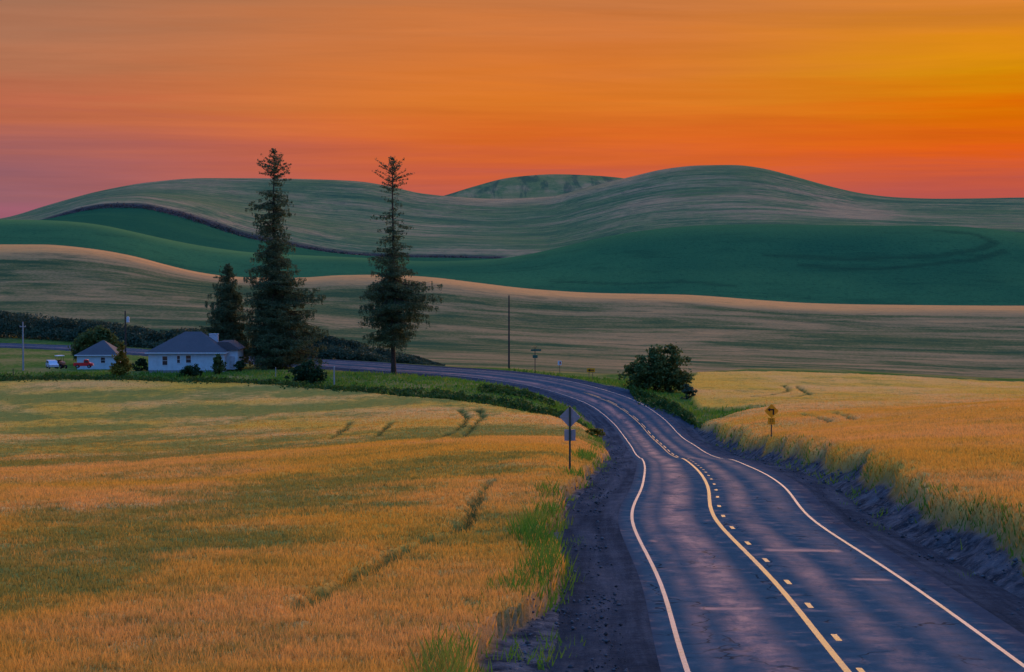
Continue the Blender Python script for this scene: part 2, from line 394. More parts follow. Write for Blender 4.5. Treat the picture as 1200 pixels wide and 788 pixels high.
def far_hill_material(name, kind):
    m, t, b = new_mat(name, rough=1, spec=0)
    p = t.pos()
    wv = t.node('ShaderNodeCombineXYZ'); t.put(wv.inputs[2], t.math('MULTIPLY', t.math('SUBTRACT', t.noise(p, .004, 3), .5), 46.0))
    w = t.node('ShaderNodeVectorMath', operation='ADD'); t.put(w.inputs[0], p); t.put(w.inputs[1], wv.outputs[0])
    big = t.noise(p, .0045, 3, .5)
    if kind == 'far':
        s1 = t.noise(t.mapping(w.outputs[0], (.0050, .032, .030), rot=(0, 0, .08)), 1.0, 6, .65, .4)
        s2 = t.noise(t.mapping(w.outputs[0], (.012, .12, .12), loc=(7, 3, 1), rot=(0, 0, .05)), 1.0, 5, .7, .2)
    else:
        s1 = t.noise(t.mapping(p, (.03, .005, .02), rot=(0, .35, .3)), 1.0, 5, .65, .5)
        s2 = t.noise(t.mapping(p, (.012, .006, .05), loc=(7, 3, 1)), 1.0, 5, .7, .2)
    s3 = t.noise(p, .16, 4, .7)
    f = t.math('ADD', t.math('ADD', t.math('MULTIPLY', s1, .45), t.math('MULTIPLY', s2, .35)), t.math('ADD', t.math('MULTIPLY', big, .2), t.math('MULTIPLY', t.math('SUBTRACT', s3, .5), .16)))
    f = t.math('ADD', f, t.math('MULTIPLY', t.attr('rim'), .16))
    c = t.ramp(f, [(.39, (.060, .120, .068)), (.455, (.120, .175, .080)), (.505, (.215, .225, .100)), (.555, (.38, .265, .140)), (.65, (.54, .32, .16)), (.8, (.60, .32, .13))])
    c = t.mix(t.math('MULTIPLY', t.step(t.noise(p, .0065, 3, .5), .46, .64), .62), c, t.mix(s2, (.060, .135, .058, 1), (.20, .24, .080, 1)))
    rowz = t.noise(t.mapping(w.outputs[0], (.02, .55, .45), loc=(2, 8, 4), rot=(0, 0, .05)), 1.0, 4, .7, .15)
    if kind != 'far': rowz = t.noise(t.mapping(p, (.055, .004, .012), rot=(0, .5, 0)), 1.0, 4, .65, .6)
    spk = t.noise(t.mapping(p, (.10, .28, .28)), 1.0, 5, .75)
    c = t.mix(t.math('MULTIPLY', t.step(rowz, .47, .62), .66), c, (.040, .085, .062, 1))
    c = t.mix(t.math('MULTIPLY', t.step(spk, .54, .68), .45), c, (.035, .080, .055, 1))
    c = t.mix(t.math('MULTIPLY', t.attr('soil'), .85), c, (.050, .040, .052, 1))
    t.put(b.inputs['Base Color'], c)
    t.put(b.inputs['Normal'], t.bump(t.noise(p, .35, 5, .7), .5, 2.0))
    return m

# ------------------------------------------------------------------ mesh builders
def mesh_np(name, V, Fq, mat, parent=None, smooth=False, attrs=None):
    me = bpy.data.meshes.new(name)
    V = np.asarray(V, np.float32); Fq = np.asarray(Fq, np.int32)
    me.vertices.add(len(V)); me.vertices.foreach_set('co', V.ravel())
    n, k = Fq.shape
    me.loops.add(n * k); me.loops.foreach_set('vertex_index', Fq.ravel())
    me.polygons.add(n); me.polygons.foreach_set('loop_start', np.arange(0, n * k, k, dtype=np.int32))
    try: me.polygons.foreach_set('loop_total', np.full(n, k, np.int32))
    except Exception: pass
    if attrs:
        for a, v in attrs.items():
            at = me.attributes.new(a, 'FLOAT', 'POINT'); at.data.foreach_set('value', np.asarray(v, np.float32).ravel())
    if smooth: me.polygons.foreach_set('use_smooth', np.ones(n, bool))
    me.update(calc_edges=True); me.validate()
    me.materials.append(mat)
    o = bpy.data.objects.new(name, me); COL.objects.link(o)
    if parent is not None: o.parent = parent
    return o
def tag(o, label=None, cat=None, group=None, kind=None):
    if label: o['label'] = label
    if cat: o['category'] = cat
    if group: o['group'] = group
    if kind: o['kind'] = kind
    return o
def empty(name, loc, rz=0.0):
    e = bpy.data.objects.new(name, None); COL.objects.link(e)
    e.location = loc; e.rotation_euler = (0, 0, rz); e.empty_display_size = .3
    return e
class MB:
    """collects boxes, tubes, prisms; build() links them as one mesh object"""
    def __init__(s): s.v = []; s.f = []
    def add(s, vs, fs):
        b = len(s.v); s.v += [tuple(v) for v in vs]; s.f += [tuple(i + b for i in f) for f in fs]; return s
    def box(s, x0, x1, y0, y1, z0, z1, bev=0.0):
        if bev <= 0:
            return s.add([(x0, y0, z0), (x1, y0, z0), (x1, y1, z0), (x0, y1, z0), (x0, y0, z1), (x1, y0, z1), (x1, y1, z1), (x0, y1, z1)],
                         [(0, 3, 2, 1), (4, 5, 6, 7), (0, 1, 5, 4), (1, 2, 6, 5), (2, 3, 7, 6), (3, 0, 4, 7)])
        c = bev
        ring = [(x0 + c, y0), (x1 - c, y0), (x1, y0 + c), (x1, y1 - c), (x1 - c, y1), (x0 + c, y1), (x0, y1 - c), (x0, y0 + c)]
        inn = [(min(max(x, x0 + c), x1 - c), min(max(y, y0 + c), y1 - c)) for x, y in ring]
        vs = [(x, y, z0) for x, y in inn] + [(x, y, z0 + c) for x, y in ring] + [(x, y, z1 - c) for x, y in ring] + [(x, y, z1) for x, y in inn]
        fs = []
        for l in range(3):
            for k in range(8):
                k2 = (k + 1) % 8; fs.append((l * 8 + k, l * 8 + k2, l * 8 + 8 + k2, l * 8 + 8 + k))
        fs.append(tuple(range(7, -1, -1))); fs.append(tuple(range(24, 32)))
        return s.add(vs, fs)
    def tube(s, p0, p1, r0, r1=None, n=8, cap=True):
        r1 = r0 if r1 is None else r1
        p0 = Vector(p0); p1 = Vector(p1); d = (p1 - p0).normalized()
        a = d.orthogonal().normalized(); b = d.cross(a)
        vs = [p0 + (a * math.cos(2 * PI * k / n) + b * math.sin(2 * PI * k / n)) * r0 for k in range(n)] + \
             [p1 + (a * math.cos(2 * PI * k / n) + b * math.sin(2 * PI * k / n)) * r1 for k in range(n)]
        fs = [(k, (k + 1) % n, n + (k + 1) % n, n + k) for k in range(n)]
        if cap: fs += [tuple(range(n - 1, -1, -1)), tuple(range(n, 2 * n))]
        return s.add(vs, fs)
    def prism(s, pts, y0, y1):
        """polygon in x,z pushed along y (pts counter-clockwise seen from -y)"""
        n = len(pts)
        vs = [(x, y0, z) for x, z in pts] + [(x, y1, z) for x, z in pts]
        fs = [tuple(range(n)), tuple(range(2 * n - 1, n - 1, -1))] + [(k, n + k, n + (k + 1) % n, (k + 1) % n) for k in range(n)]
        return s.add(vs, fs)
    def build(s, name, mat, parent=None, smooth=False):
        me = bpy.data.meshes.new(name); me.from_pydata(s.v, [], s.f); me.update(); me.materials.append(mat)
        if smooth: me.polygons.foreach_set('use_smooth', np.ones(len(me.polygons), bool))
        o = bpy.data.objects.new(name, me); COL.objects.link(o)
        if parent is not None: o.parent = parent
        return o
def copy_tree(o, parent=None):
    c = o.copy(); COL.objects.link(c); c.parent = parent
    for ch in list(o.children): copy_tree(ch, c)
    return c

# ------------------------------------------------------------------ the land
ML = land_material(); MG = green_hill_material(); MF = far_hill_material('far hill crop', 'far'); MB2 = far_hill_material('distant hill crop', 'back')
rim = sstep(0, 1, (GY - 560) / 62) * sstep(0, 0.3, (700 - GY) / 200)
# the far field's boundary bank
soil = np.zeros((R_, C_)); bw = (fbm(GX / 30, GX * 0, 71, 3) - .5)
soil = sstep(1340, 1347, GY) * (1 - sstep(1356, 1362, GY)) * sstep(40, 70, PXG) * (1 - sstep(585, 600, PXG))
trkG = np.zeros((R_, C_))
def gtrack(pts, w):
    pl = []
    for a, b in zip(pts[:-1], pts[1:]):
        for u in np.linspace(0, 1, 6)[:-1]: pl.append(ground_hit(a[0] + (b[0] - a[0]) * u, a[1] + (b[1] - a[1]) * u))
    k0, k1 = np.searchsorted(rows, 780), np.searchsorted(rows, 1120)
    trkG[k0:k1] = np.maximum(trkG[k0:k1], 1 - sstep(w * .4, w, polydist(pl, GX[k0:k1], GY[k0:k1])))
gtrack([(900, 300), (1000, 304), (1100, 300), (1150, 292), (1165, 284), (1140, 274), (1090, 270)], 4.5)
gtrack([(650, 330), (730, 333), (800, 330), (870, 336)], 4.0); gtrack([(940, 312), (1030, 316), (1140, 305), (1185, 292)], 4.0)
def land_part(name, r0, r1, mat, attrs):
    nr = r1 - r0
    V = np.stack([GX[r0:r1], GY[r0:r1], GZ[r0:r1]], 2).reshape(-1, 3)
    i, j = np.meshgrid(np.arange(nr - 1), np.arange(C_ - 1), indexing='ij')
    a = (i * C_ + j).ravel()
    Fq = np.stack([a, a + 1, a + C_ + 1, a + C_], 1)
    o = mesh_np(name, V, Fq, mat, smooth=True, attrs={k: v[r0:r1] for k, v in attrs.items()})
    return tag(o, kind='structure')
LA = dict(wheat=wheat, grass=grass, hill=hillw, gravel=gravel, tram=tram * wheat, unripe=np.clip(green + tram * .9, 0, 1), rim=rim)
i1, i2, i3, i4 = [int(np.searchsorted(rows, q)) for q in (452, 780, 1346, 2100)]
land_part('ground', 0, i1 + 1, ML, LA)
land_part('wheat_hill', i1, i2 + 1, ML, LA)
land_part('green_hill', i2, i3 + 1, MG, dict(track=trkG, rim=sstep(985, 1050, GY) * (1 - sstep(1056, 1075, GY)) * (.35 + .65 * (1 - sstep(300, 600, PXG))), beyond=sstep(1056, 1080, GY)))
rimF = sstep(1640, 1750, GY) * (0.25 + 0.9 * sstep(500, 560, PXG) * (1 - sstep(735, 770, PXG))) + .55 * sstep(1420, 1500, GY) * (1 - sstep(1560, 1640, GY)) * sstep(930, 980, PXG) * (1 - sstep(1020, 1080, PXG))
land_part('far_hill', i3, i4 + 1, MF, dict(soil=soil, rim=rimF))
land_part('distant_hill', i4, R_, MB2, dict(soil=soil, rim=0 * soil))

# ------------------------------------------------------------------ the road
def asphalt_material():
    m, t, b = new_mat('asphalt', rough=.7, spec=.06)
    p = t.pos(); tt = t.attr('side'); sv = t.attr('along')
    uv = t.node('ShaderNodeCombineXYZ'); t.put(uv.inputs[0], tt); t.put(uv.inputs[1], sv)
    U = uv.outputs[0]
    fine = t.noise(p, 14, 6, .85); mid = t.noise(p, 1.2, 5, .65); big = t.noise(t.mapping(U, (.5, .06, 1)), 1, 4, .6)
    cross = t.noise(t.mapping(U, (1.1, 1.3, 1)), 1.0, 6, .8, .6)
    c = t.ramp(t.math('ADD', t.math('MULTIPLY', mid, .5), t.math('MULTIPLY', fine, .5)), [(.25, (.022, .052, .072)), (.5, (.040, .078, .108)), (.75, (.070, .115, .150))])
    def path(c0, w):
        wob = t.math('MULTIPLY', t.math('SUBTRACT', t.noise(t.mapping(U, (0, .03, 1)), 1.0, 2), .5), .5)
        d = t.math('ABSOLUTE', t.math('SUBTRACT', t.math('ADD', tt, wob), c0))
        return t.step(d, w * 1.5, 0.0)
    worn_sheen = t.math('MAXIMUM', path(-1.75, .62), t.math('MULTIPLY', path(1.0, .45), .6))
    worn_sheen = t.math('MAXIMUM', worn_sheen, t.math('MULTIPLY', path(-2.75, .3), .4)); worn_sheen = t.math('MAXIMUM', worn_sheen, t.math('MULTIPLY', path(2.6, .5), .3))
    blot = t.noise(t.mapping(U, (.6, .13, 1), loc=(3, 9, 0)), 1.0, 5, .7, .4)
    worn_sheen = t.math('MULTIPLY', worn_sheen, t.step(t.math('ADD', t.math('MULTIPLY', cross, .45), t.math('MULTIPLY', blot, .55)), .36, .70))
    worn_sheen = t.math('MAXIMUM', worn_sheen, t.math('MULTIPLY', t.step(t.math('ADD', t.math('MULTIPLY', mid, .4), t.math('MULTIPLY', cross, .6)), .50, .72), .30))
    # one transverse patch seam across the right lane, with short ones after it, in the painted pink sheen
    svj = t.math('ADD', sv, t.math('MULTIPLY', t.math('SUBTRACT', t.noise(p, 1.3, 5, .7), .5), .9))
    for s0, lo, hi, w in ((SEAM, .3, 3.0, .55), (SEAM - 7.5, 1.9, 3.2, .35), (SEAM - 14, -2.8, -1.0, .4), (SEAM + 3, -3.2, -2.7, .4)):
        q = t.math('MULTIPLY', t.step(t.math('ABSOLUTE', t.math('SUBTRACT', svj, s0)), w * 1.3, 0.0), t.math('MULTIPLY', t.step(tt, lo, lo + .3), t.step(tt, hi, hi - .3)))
        worn_sheen = t.math('MAXIMUM', worn_sheen, t.math('MULTIPLY', q, t.math('ADD', .25, t.math('MULTIPLY', cross, .9))))
    crk = t.node('ShaderNodeTexVoronoi', feature='DISTANCE_TO_EDGE'); cw_ = t.node('ShaderNodeVectorMath', operation='ADD'); t.put(cw_.inputs[0], t.mapping(U, (.35, .16, 1)))
    cn_ = t.node('ShaderNodeTexNoise'); t.put(cn_.inputs['Vector'], p); cn_.inputs['Scale'].default_value = .9; cs_ = t.node('ShaderNodeVectorMath', operation='SCALE'); t.put(cs_.inputs[0], cn_.outputs['Color']); cs_.inputs[3].default_value = .5
    t.put(cw_.inputs[1], cs_.outputs[0]); t.put(crk.inputs['Vector'], cw_.outputs[0]); crk.inputs['Scale'].default_value = 1.0
    c = t.mix(t.math('MULTIPLY', worn_sheen, t.math('ADD', .42, t.math('MULTIPLY', fine, .5))), c, (.44, .20, .21, 1))  # worn wheel paths: pink sky reflection mixed into the base colour
    c = t.mix(t.math('MULTIPLY', t.step(crk.outputs['Distance'], .014, .004), t.math('MULTIPLY', t.step(big, .45, .6), .7)), c, (.012, .014, .018, 1))
    c = t.mix(t.math('MULTIPLY', t.step(t.math('ABSOLUTE', tt), 3.6, 4.1), .45), c, (.052, .036, .052, 1))
    t.put(b.inputs['Base Color'], c)
    t.put(b.inputs['Specular IOR Level'], t.math('MULTIPLY', worn_sheen, .10))
    t.put(b.inputs['Roughness'], t.math('SUBTRACT', .95, t.math('MULTIPLY', worn_sheen, .26)))
    t.put(b.inputs['Normal'], t.bump(t.math('ADD', fine, t.math('MULTIPLY', cross, .5)), .25, .02))
    return m
SEAM = float(ss[np.argmin(np.abs(ctr[:, 1] - 61))])
def ribbon(name, ts, zs, mat, i0=0, i1=None, step=1, zadd=0.0, jit=None, parent=None):
    i1 = len(ctr) if i1 is None else i1
    I = np.arange(i0, i1, step); ts = np.asarray(ts, float); n = len(ts)
    tt = np.repeat(ts[None], len(I), 0)
    zz = np.repeat(np.asarray(zs, float)[None], len(I), 0)
    if jit is not None: tt, zz = jit(tt, zz, ss[I])
    X = ctr[I, 0][:, None] + nrm[I, 0][:, None] * tt; Y = ctr[I, 1][:, None] + nrm[I, 1][:, None] * tt
    Z = ctr[I, 2][:, None] + bank[I][:, None] * np.clip(tt, -6, 6) + zz + zadd
    V = np.stack([X, Y, Z], 2).reshape(-1, 3)
    i, j = np.meshgrid(np.arange(len(I) - 1), np.arange(n - 1), indexing='ij'); a = (i * n + j).ravel()
    Fq = np.stack([a, a + 1, a + n + 1, a + n], 1)
    return tag(mesh_np(name, V, Fq, mat, parent, smooth=True, attrs=dict(side=tt, along=np.repeat(ss[I][:, None], n, 1))), kind='structure')
crown = lambda t: -0.012 * np.abs(t)
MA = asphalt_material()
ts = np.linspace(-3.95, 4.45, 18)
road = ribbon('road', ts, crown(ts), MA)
def gravel_material():
    m, t, b = new_mat('shoulder gravel', rough=1, spec=0)
    p = t.pos(); uv = t.node('ShaderNodeCombineXYZ'); t.put(uv.inputs[0], t.attr('side')); t.put(uv.inputs[1], t.attr('along'))
    lane = t.noise(t.mapping(uv.outputs[0], (1.3, .07, 1)), 1, 5, .65, .3)
    n2 = t.noise(p, 9, 5, .75); n3 = t.noise(p, 1.1, 5, .65)
    f = t.math('ADD', t.math('MULTIPLY', lane, .5), t.math('ADD', t.math('MULTIPLY', n2, .25), t.math('MULTIPLY', n3, .25)))
    c = t.ramp(f, [(.34, (.020, .026, .036)), (.48, (.046, .058, .078)), (.60, (.090, .105, .132)), (.74, (.19, .17, .16))])
    t.put(b.inputs['Base Color'], c)
    t.put(b.inputs['Normal'], t.bump(t.math('ADD', t.noise(p, 16, 5, .8), t.math('MULTIPLY', t.noise(p, 2.5, 4), 1.5)), .8, .12))
    return m
MGR = gravel_material()
def jitL(tt, zz, s):
    n = (fbm(s[:, None] / 3 + tt, tt * 1.7, 91, 4) - .5)
    k = np.linspace(0, 1, tt.shape[1])[None]
    return tt - 0.5 * n * k, zz + n * 0.12 * np.sin(k * PI)
gl = np.linspace(-3.94, -6.9, 15); zl = -0.050 - 0.05 * (np.abs(gl) - 3.94) - 0.55 * sstep(6.2, 6.9, np.abs(gl))
ribbon('road_shoulder', gl[::-1], zl[::-1], MGR, jit=lambda a, b, c: tuple(q[:, ::-1] for q in jitL(a[:, ::-1], b[:, ::-1], c)))
gr = np.linspace(4.44, 6.6, 12); zr = -0.055 - 0.05 * (gr - 4.44) - 0.45 * sstep(6.0, 6.6, gr)
ribbon('road_shoulder', gr, zr, MGR, jit=jitL)
def paint_material(name, c, wear):
    m, t, b = new_mat(name, rough=.6, spec=.4)
    p = t.pos(); n = t.math('ADD', t.math('MULTIPLY', t.noise(p, 5, 6, .8), .6), t.math('MULTIPLY', t.noise(p, .35, 4, .6), .4))
    t.put(b.inputs['Base Color'], t.mix(t.step(n, .50 - wear, .72 - wear * .5), (*c, 1), (.07, .075, .085, 1)))
    return m
MWH = paint_material('white road paint', (.175, .160, .215), .07); MYE = paint_material('yellow road paint', (.31, .150, .028), .07)
def line(t0, w, mat, y0=None, y1=None, i0=None, i1=None, name='road_marking'):
    a = int(np.argmin(np.abs(ctr[:400 * 2, 1] - y0))) if i0 is None and y0 is not None else (i0 or 0)
    b = int(np.argmin(np.abs(ctr[:400 * 2, 1] - y1))) if i1 is None and y1 is not None else i1
    q = np.array([t0 - w / 2, t0 + w / 2])
    return ribbon(name, q, crown(q) + .006, mat, a, b, 1)
line(-3.42, .115, MWH); line(3.45, .115, MWH)
line(-.26, .15, MYE, y0=-5, y1=152); line(.02, .13, MYE, y0=-5, y1=38.5)
line(-.26, .085, MYE, y0=157, y1=292)
# dashes: one mesh, short marker strips on the near piece, long dashes beyond the crest
dv, df = [], []
def dash(s0, L, t0, w):
    i = np.searchsorted(ss, s0); j = max(i + 2, np.searchsorted(ss, s0 + L))
    for k in range(i, j):
        for tq in (t0 - w / 2, t0 + w / 2):
            for kk in (k, k + 1):
                dv.append((ctr[kk, 0] + nrm[kk, 0] * tq, ctr[kk, 1] + nrm[kk, 1] * tq, ctr[kk, 2] + bank[kk] * tq + crown(tq) + .007))
        b = len(dv); df.append((b - 4, b - 2, b - 1, b - 3))
s_at = lambda y: float(ss[np.argmin(np.abs(ctr[:800, 1] - y))])
s = s_at(41.5)
while s < s_at(150): dash(s, 1.0, .10, .14); s += 5.2
s = s_at(165)
while s < s_at(290): dash(s, 6, .02, .10); s += 10
tag(mesh_np('road_marking', np.array(dv), np.array(df), MYE), kind='structure')

# ------------------------------------------------------------------ scattered vegetation
def blades_mesh(name, x, y, z, h, w, lean, mat, kind='stuff', col=None):
    n = len(x); yaw = rng.uniform(0, 2 * PI, n) ; la = rng.uniform(0, 2 * PI, n)
    dx, dy = np.cos(yaw) * w / 2, np.sin(yaw) * w / 2
    V = np.zeros((n, 3, 3))
    V[:, 0] = np.stack([x - dx, y - dy, z], 1); V[:, 1] = np.stack([x + dx, y + dy, z], 1)
    V[:, 2] = np.stack([x + np.cos(la) * lean * h, y + np.sin(la) * lean * h, z + h], 1)
    tip = np.zeros((n, 3)); tip[:, 2] = 1
    at = dict(tip=tip)
    if col is not None: at['unripe'] = np.repeat(col[:, None], 3, 1)
    o = mesh_np(name, V.reshape(-1, 3), np.arange(n * 3).reshape(n, 3), mat, attrs=at)
    return tag(o, kind=kind)
def leafy(m, t, b, trans=.35, color=None):
    """thin leaves let some light through"""
    tr = t.node('ShaderNodeBsdfTranslucent'); t.put(tr.inputs[0], color)
    mx = t.node('ShaderNodeMixShader'); mx.inputs[0].default_value = trans
    t.l.new(b.outputs[0], mx.inputs[1]); t.l.new(tr.outputs[0], mx.inputs[2])
    t.l.new(mx.outputs[0], t.n['Material Output'].inputs['Surface'])
def wheat_blade_material():
    m, t, b = new_mat('wheat ears', rough=.8, spec=.15)
    p = t.pos(); c = wheat_color(t, p, t.attr('unripe'))
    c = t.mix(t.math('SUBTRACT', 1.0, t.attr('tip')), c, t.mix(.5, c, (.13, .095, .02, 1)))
    t.put(b.inputs['Base Color'], c); leafy(m, t, b, .45, c)
    return m
MWB = wheat_blade_material()
def scatter(n, p0, p1, d0, d1, pw):
    u = rng.uniform(0, 1, n); q = pw + 1
    d = (d0 ** q + u * (d1 ** q - d0 ** q)) ** (1 / q)
    px = rng.uniform(p0, p1, n)
    return (px - 600) / F * d, d
x, y = scatter(1700000, -130, 1330, 30, 352, -.75)
aw = samp(wheat, x, y); tr_ = samp(tram, x, y)
k = (rng.uniform(0, 1, len(x)) < aw * (1 - .8 * tr_) * (.55 + .45 * fbm(x * .9, y * .9, 77, 3))); x, y = x[k], y[k]
un = np.clip(samp(green, x, y) + rng.normal(0, .22, len(x)), 0, 1)
z = samp(GZ, x, y) - .10
h = (.17 + .20 * rng.uniform(0, 1, len(x)) ** 2) * (1 - .2 * un); h = h * (1 - .45 * sstep(150, 330, y)); w = (.018 + .00062 * y) * rng.uniform(.7, 1.4, len(x))
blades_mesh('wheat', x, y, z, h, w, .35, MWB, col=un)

def grass_material():
    m, t, b = new_mat('grass blades', rough=.7, spec=.2)
    p = t.pos(); n = t.noise(p, .25, 4, .6); n2 = t.noise(p, 2.2, 3, .6)
    c = t.ramp(n, [(.3, (.040, .14, .016)), (.5, (.095, .24, .024)), (.7, (.24, .27, .045))])
    c = t.mix(t.math('MULTIPLY', t.step(n2, .55, .75), .6), c, (.26, .17, .05, 1))
    t.put(b.inputs['Base Color'], c); leafy(m, t, b, .35, c)
    return m
MGB = grass_material()
# verge grass: along both field edges, round the bend, on the strip before the farm
X, Y, Hh, Ww = [], [], [], []
x, y = scatter(420000, -130, 1330, 30, 330, -.3)
tv, si, _ = road_coords(x, y)
en = fbm(ss[si] / 5.0, ss[si] * 0 + np.sign(tv) * 7, 11, 3) - .5
eLx = -6.4 - 1.1 * (1 - sstep(37, 54, y)) + 1.1 * en; eRx = 7.6 + 1.4 * en
clump = fbm(ss[si] / 7, np.sign(tv) * 3 + 0 * tv, 83, 3) + np.where(tv < 0, .16 * (1 - sstep(55, 85, y)), 0)
distL = np.abs(tv - (eLx - .35)); distR = np.abs(tv - (eRx - .35))
pr = np.maximum((distL < .9) * sstep(.46, .66, clump) * (y < 250) * (1 - sstep(.2, .9, distL)), .75 * (distR < .6) * sstep(.50, .60, clump) * (y < 240) * (1 - sstep(.1, .5, distR)))
k = rng.uniform(0, 1, len(x)) < pr * .9
X.append(x[k]); Y.append(y[k]); Hh.append((.22 + .5 * rng.uniform(0, 1, k.sum()) * (clump[k] + .3)) * np.where(tv[k] > 0, .55, 1)); Ww.append(.03 + .0006 * y[k])
ag = samp(grass, x, y)
pr2 = ag * (y > 200) * (.3 + .7 * sstep(.4, .6, fbm(x / 3.5, y / 3.5, 87, 3)))
k = rng.uniform(0, 1, len(x)) < pr2 * .65
X.append(x[k]); Y.append(y[k]); Hh.append(.3 + .5 * rng.uniform(0, 1, k.sum()) ** 2 * (fbm(x[k] / 6, y[k] / 6, 88, 2) + .4)); Ww.append(.05 + .0009 * y[k])
# sparse weeds on the gravel
pr3 = (np.abs(tv) > 5.3) * (np.abs(tv) < 8) * (y < 220) * sstep(.62, .74, fbm(x / 1.3, y / 2.2, 89, 3)) * .5
k = rng.uniform(0, 1, len(x)) < pr3
X.append(x[k]); Y.append(y[k]); Hh.append(.15 + .3 * rng.uniform(0, 1, k.sum())); Ww.append(.02 + .0006 * y[k])
x, y = np.concatenate(X), np.concatenate(Y)
blades_mesh('grass', x, y, samp(GZ, x, y) - .06, np.concatenate(Hh), np.concatenate(Ww), .45, MGB)

# loose stones and clods on the shoulders and the cut bank
x, y = scatter(150000, -130, 1330, 30, 230, -.6)
tv, si, _ = road_coords(x, y)
k = (rng.uniform(0, 1, len(x)) < np.where(tv > 0, (tv > 4.9) * (tv < 7.0) * .55, (tv < -4.6) * (tv > -7.0) * .5) * sstep(.38, .66, fbm(x / 1.2, y / 2.5, 95, 3)))
x, y, tv = x[k], y[k], tv[k]; n = len(x)
r = (.02 + .09 * rng.uniform(0, 1, n) ** 4) * (1 + y / 200) * np.where(tv > 5.8, .9, .6)
o6 = np.array([(1, 0, 0), (-1, 0, 0), (0, 1, 0), (0, -1, 0), (0, 0, .7), (0, 0, -.7)]); f8 = np.array([(0, 2, 4), (2, 1, 4), (1, 3, 4), (3, 0, 4), (2, 0, 5), (1, 2, 5), (3, 1, 5), (0, 3, 5)])
zs = np.where(np.abs(tv) < 6.4, ctr[road_coords(x, y)[1], 2] - .055 - .05 * (np.abs(tv) - 4.4), samp(GZ, x, y))
V = np.stack([x, y, zs + r * .2], 1)[:, None] + o6[None] * r[:, None, None] * rng.uniform(.55, 1.3, (n, 6, 1))
tag(mesh_np('stones', V.reshape(-1, 3), (f8[None] + np.arange(n)[:, None, None] * 6).reshape(-1, 3), plain('clods', (.085, .092, .105), 1, 0, var=.6, scale=1.5)), kind='stuff')
def leaf_tris(P, size, flat=0.0, droop=0.0, asp=1.0):
    """one random triangle or bent leaf per point"""
    n = len(P); a = rng.normal(size=(n, 3)); a[:, 2] *= (1 - flat); a /= np.linalg.norm(a, axis=1)[:, None]
    b = rng.normal(size=(n, 3)); b[:, 2] *= (1 - flat); b[:, 2] -= droop
    b -= a * (a * b).sum(1)[:, None]; b /= np.linalg.norm(b, axis=1)[:, None]
    s = (size * rng.uniform(.6, 1.4, n))[:, None] if np.ndim(size) else size * rng.uniform(.6, 1.4, (n, 1))
    V = np.stack([P - a * s * .5 * asp, P + b * s * .55, P + a * s * .5 * asp, P - b * s * .45], 1)
    return V.reshape(-1, 3), np.arange(n * 4).reshape(n, 4)
def foliage_material(name, dark, light, sc=.6, trans=.25):
    m, t, b = new_mat(name, rough=.75, spec=.2)
    p = t.pos(); n = t.noise(p, sc, 4, .6)
    c = t.ramp(n, [(.32, dark), (.68, light)])
    t.put(b.inputs['Base Color'], c); leafy(m, t, b, trans, c)
    return m
MCON = foliage_material('spruce needles', (.052, .098, .050), (.145, .175, .070), .9, .2)
MBUSH = foliage_material('bush leaves', (.040, .080, .026), (.125, .165, .045), .8)
MSCR = foliage_material('scrub leaves', (.030, .066, .044), (.075, .110, .062), .25, .2)
MLILAC = foliage_material('dark shrub leaves', (.012, .042, .018), (.035, .080, .026), .9)
MGOLD = foliage_material('golden shrub leaves', (.060, .080, .012), (.36, .24, .03), .5)
MBARK = plain('bark', (.062, .046, .036), .9, .1, var=.5, scale=4)

# scrub along the foot of the wheat hill and along the ditch in the far field
def strip_leaves(pts, n, h, wy, size, seed, base=0.0):
    p = np.array(pts, float); L = np.concatenate([[0], np.cumsum(np.hypot(*np.diff(p, axis=0).T[:2]))])
    u = rng.uniform(0, L[-1], n)
    x = np.interp(u, L, p[:, 0]); y = np.interp(u, L, p[:, 1]) + rng.normal(0, wy, n)
    hh = h * (0.35 + .75 * sstep(.25, .75, fbm(u / (h * 2.0), y / 4, seed, 4))) * (np.interp(u, L, p[:, 2]) if p.shape[1] > 2 else 1)
    z = samp(GZ, x, y) + base + hh * np.sqrt(rng.uniform(0, 1, n))
    return leaf_tris(np.stack([x, y, z], 1), size)
def P2(px, d, *a): return ((px - 600) / F * d, d) + a
v1, f1 = strip_leaves([P2(-150, 462, 1.2), P2(0, 452, 1.1), P2(60, 445, .9), P2(150, 428, .8), P2(240, 412, .8)], 80000, 5.6, 3.5, .36, 101, -.3)
v2, f2 = strip_leaves([P2(365, 386, 1.4), P2(400, 381, 1.25), P2(440, 374, .95), P2(490, 364, .5), P2(520, 358, .15)], 46000, 3.7, 3.0, .30, 102, -.3)
v3, f3 = strip_leaves([P2(240, 412, .8), P2(365, 384, 1.1)], 26000, 4.2, 2.2, .38, 103, -.3)
V = np.concatenate([v1, v2, v3]); Fq = np.concatenate([f1, f2 + len(v1), f3 + len(v1) + len(v2)])
tag(mesh_np('scrub', V, Fq, MSCR), kind='stuff')
pts = [P2(q, 1350, w) for q, w in ((52, .15), (75, .5), (100, .8), (180, 1.0), (215, 1.2), (260, .9), (330, .7), (420, .5), (520, .55), (588, .3))]
v1, f1 = strip_leaves(pts, 7000, 2.0, 2.5, .9, 104, -.5)
tag(mesh_np('scrub', v1, f1, foliage_material('ditch scrub leaves', (.05, .07, .06), (.17, .12, .11), .03, .1)), kind='stuff')
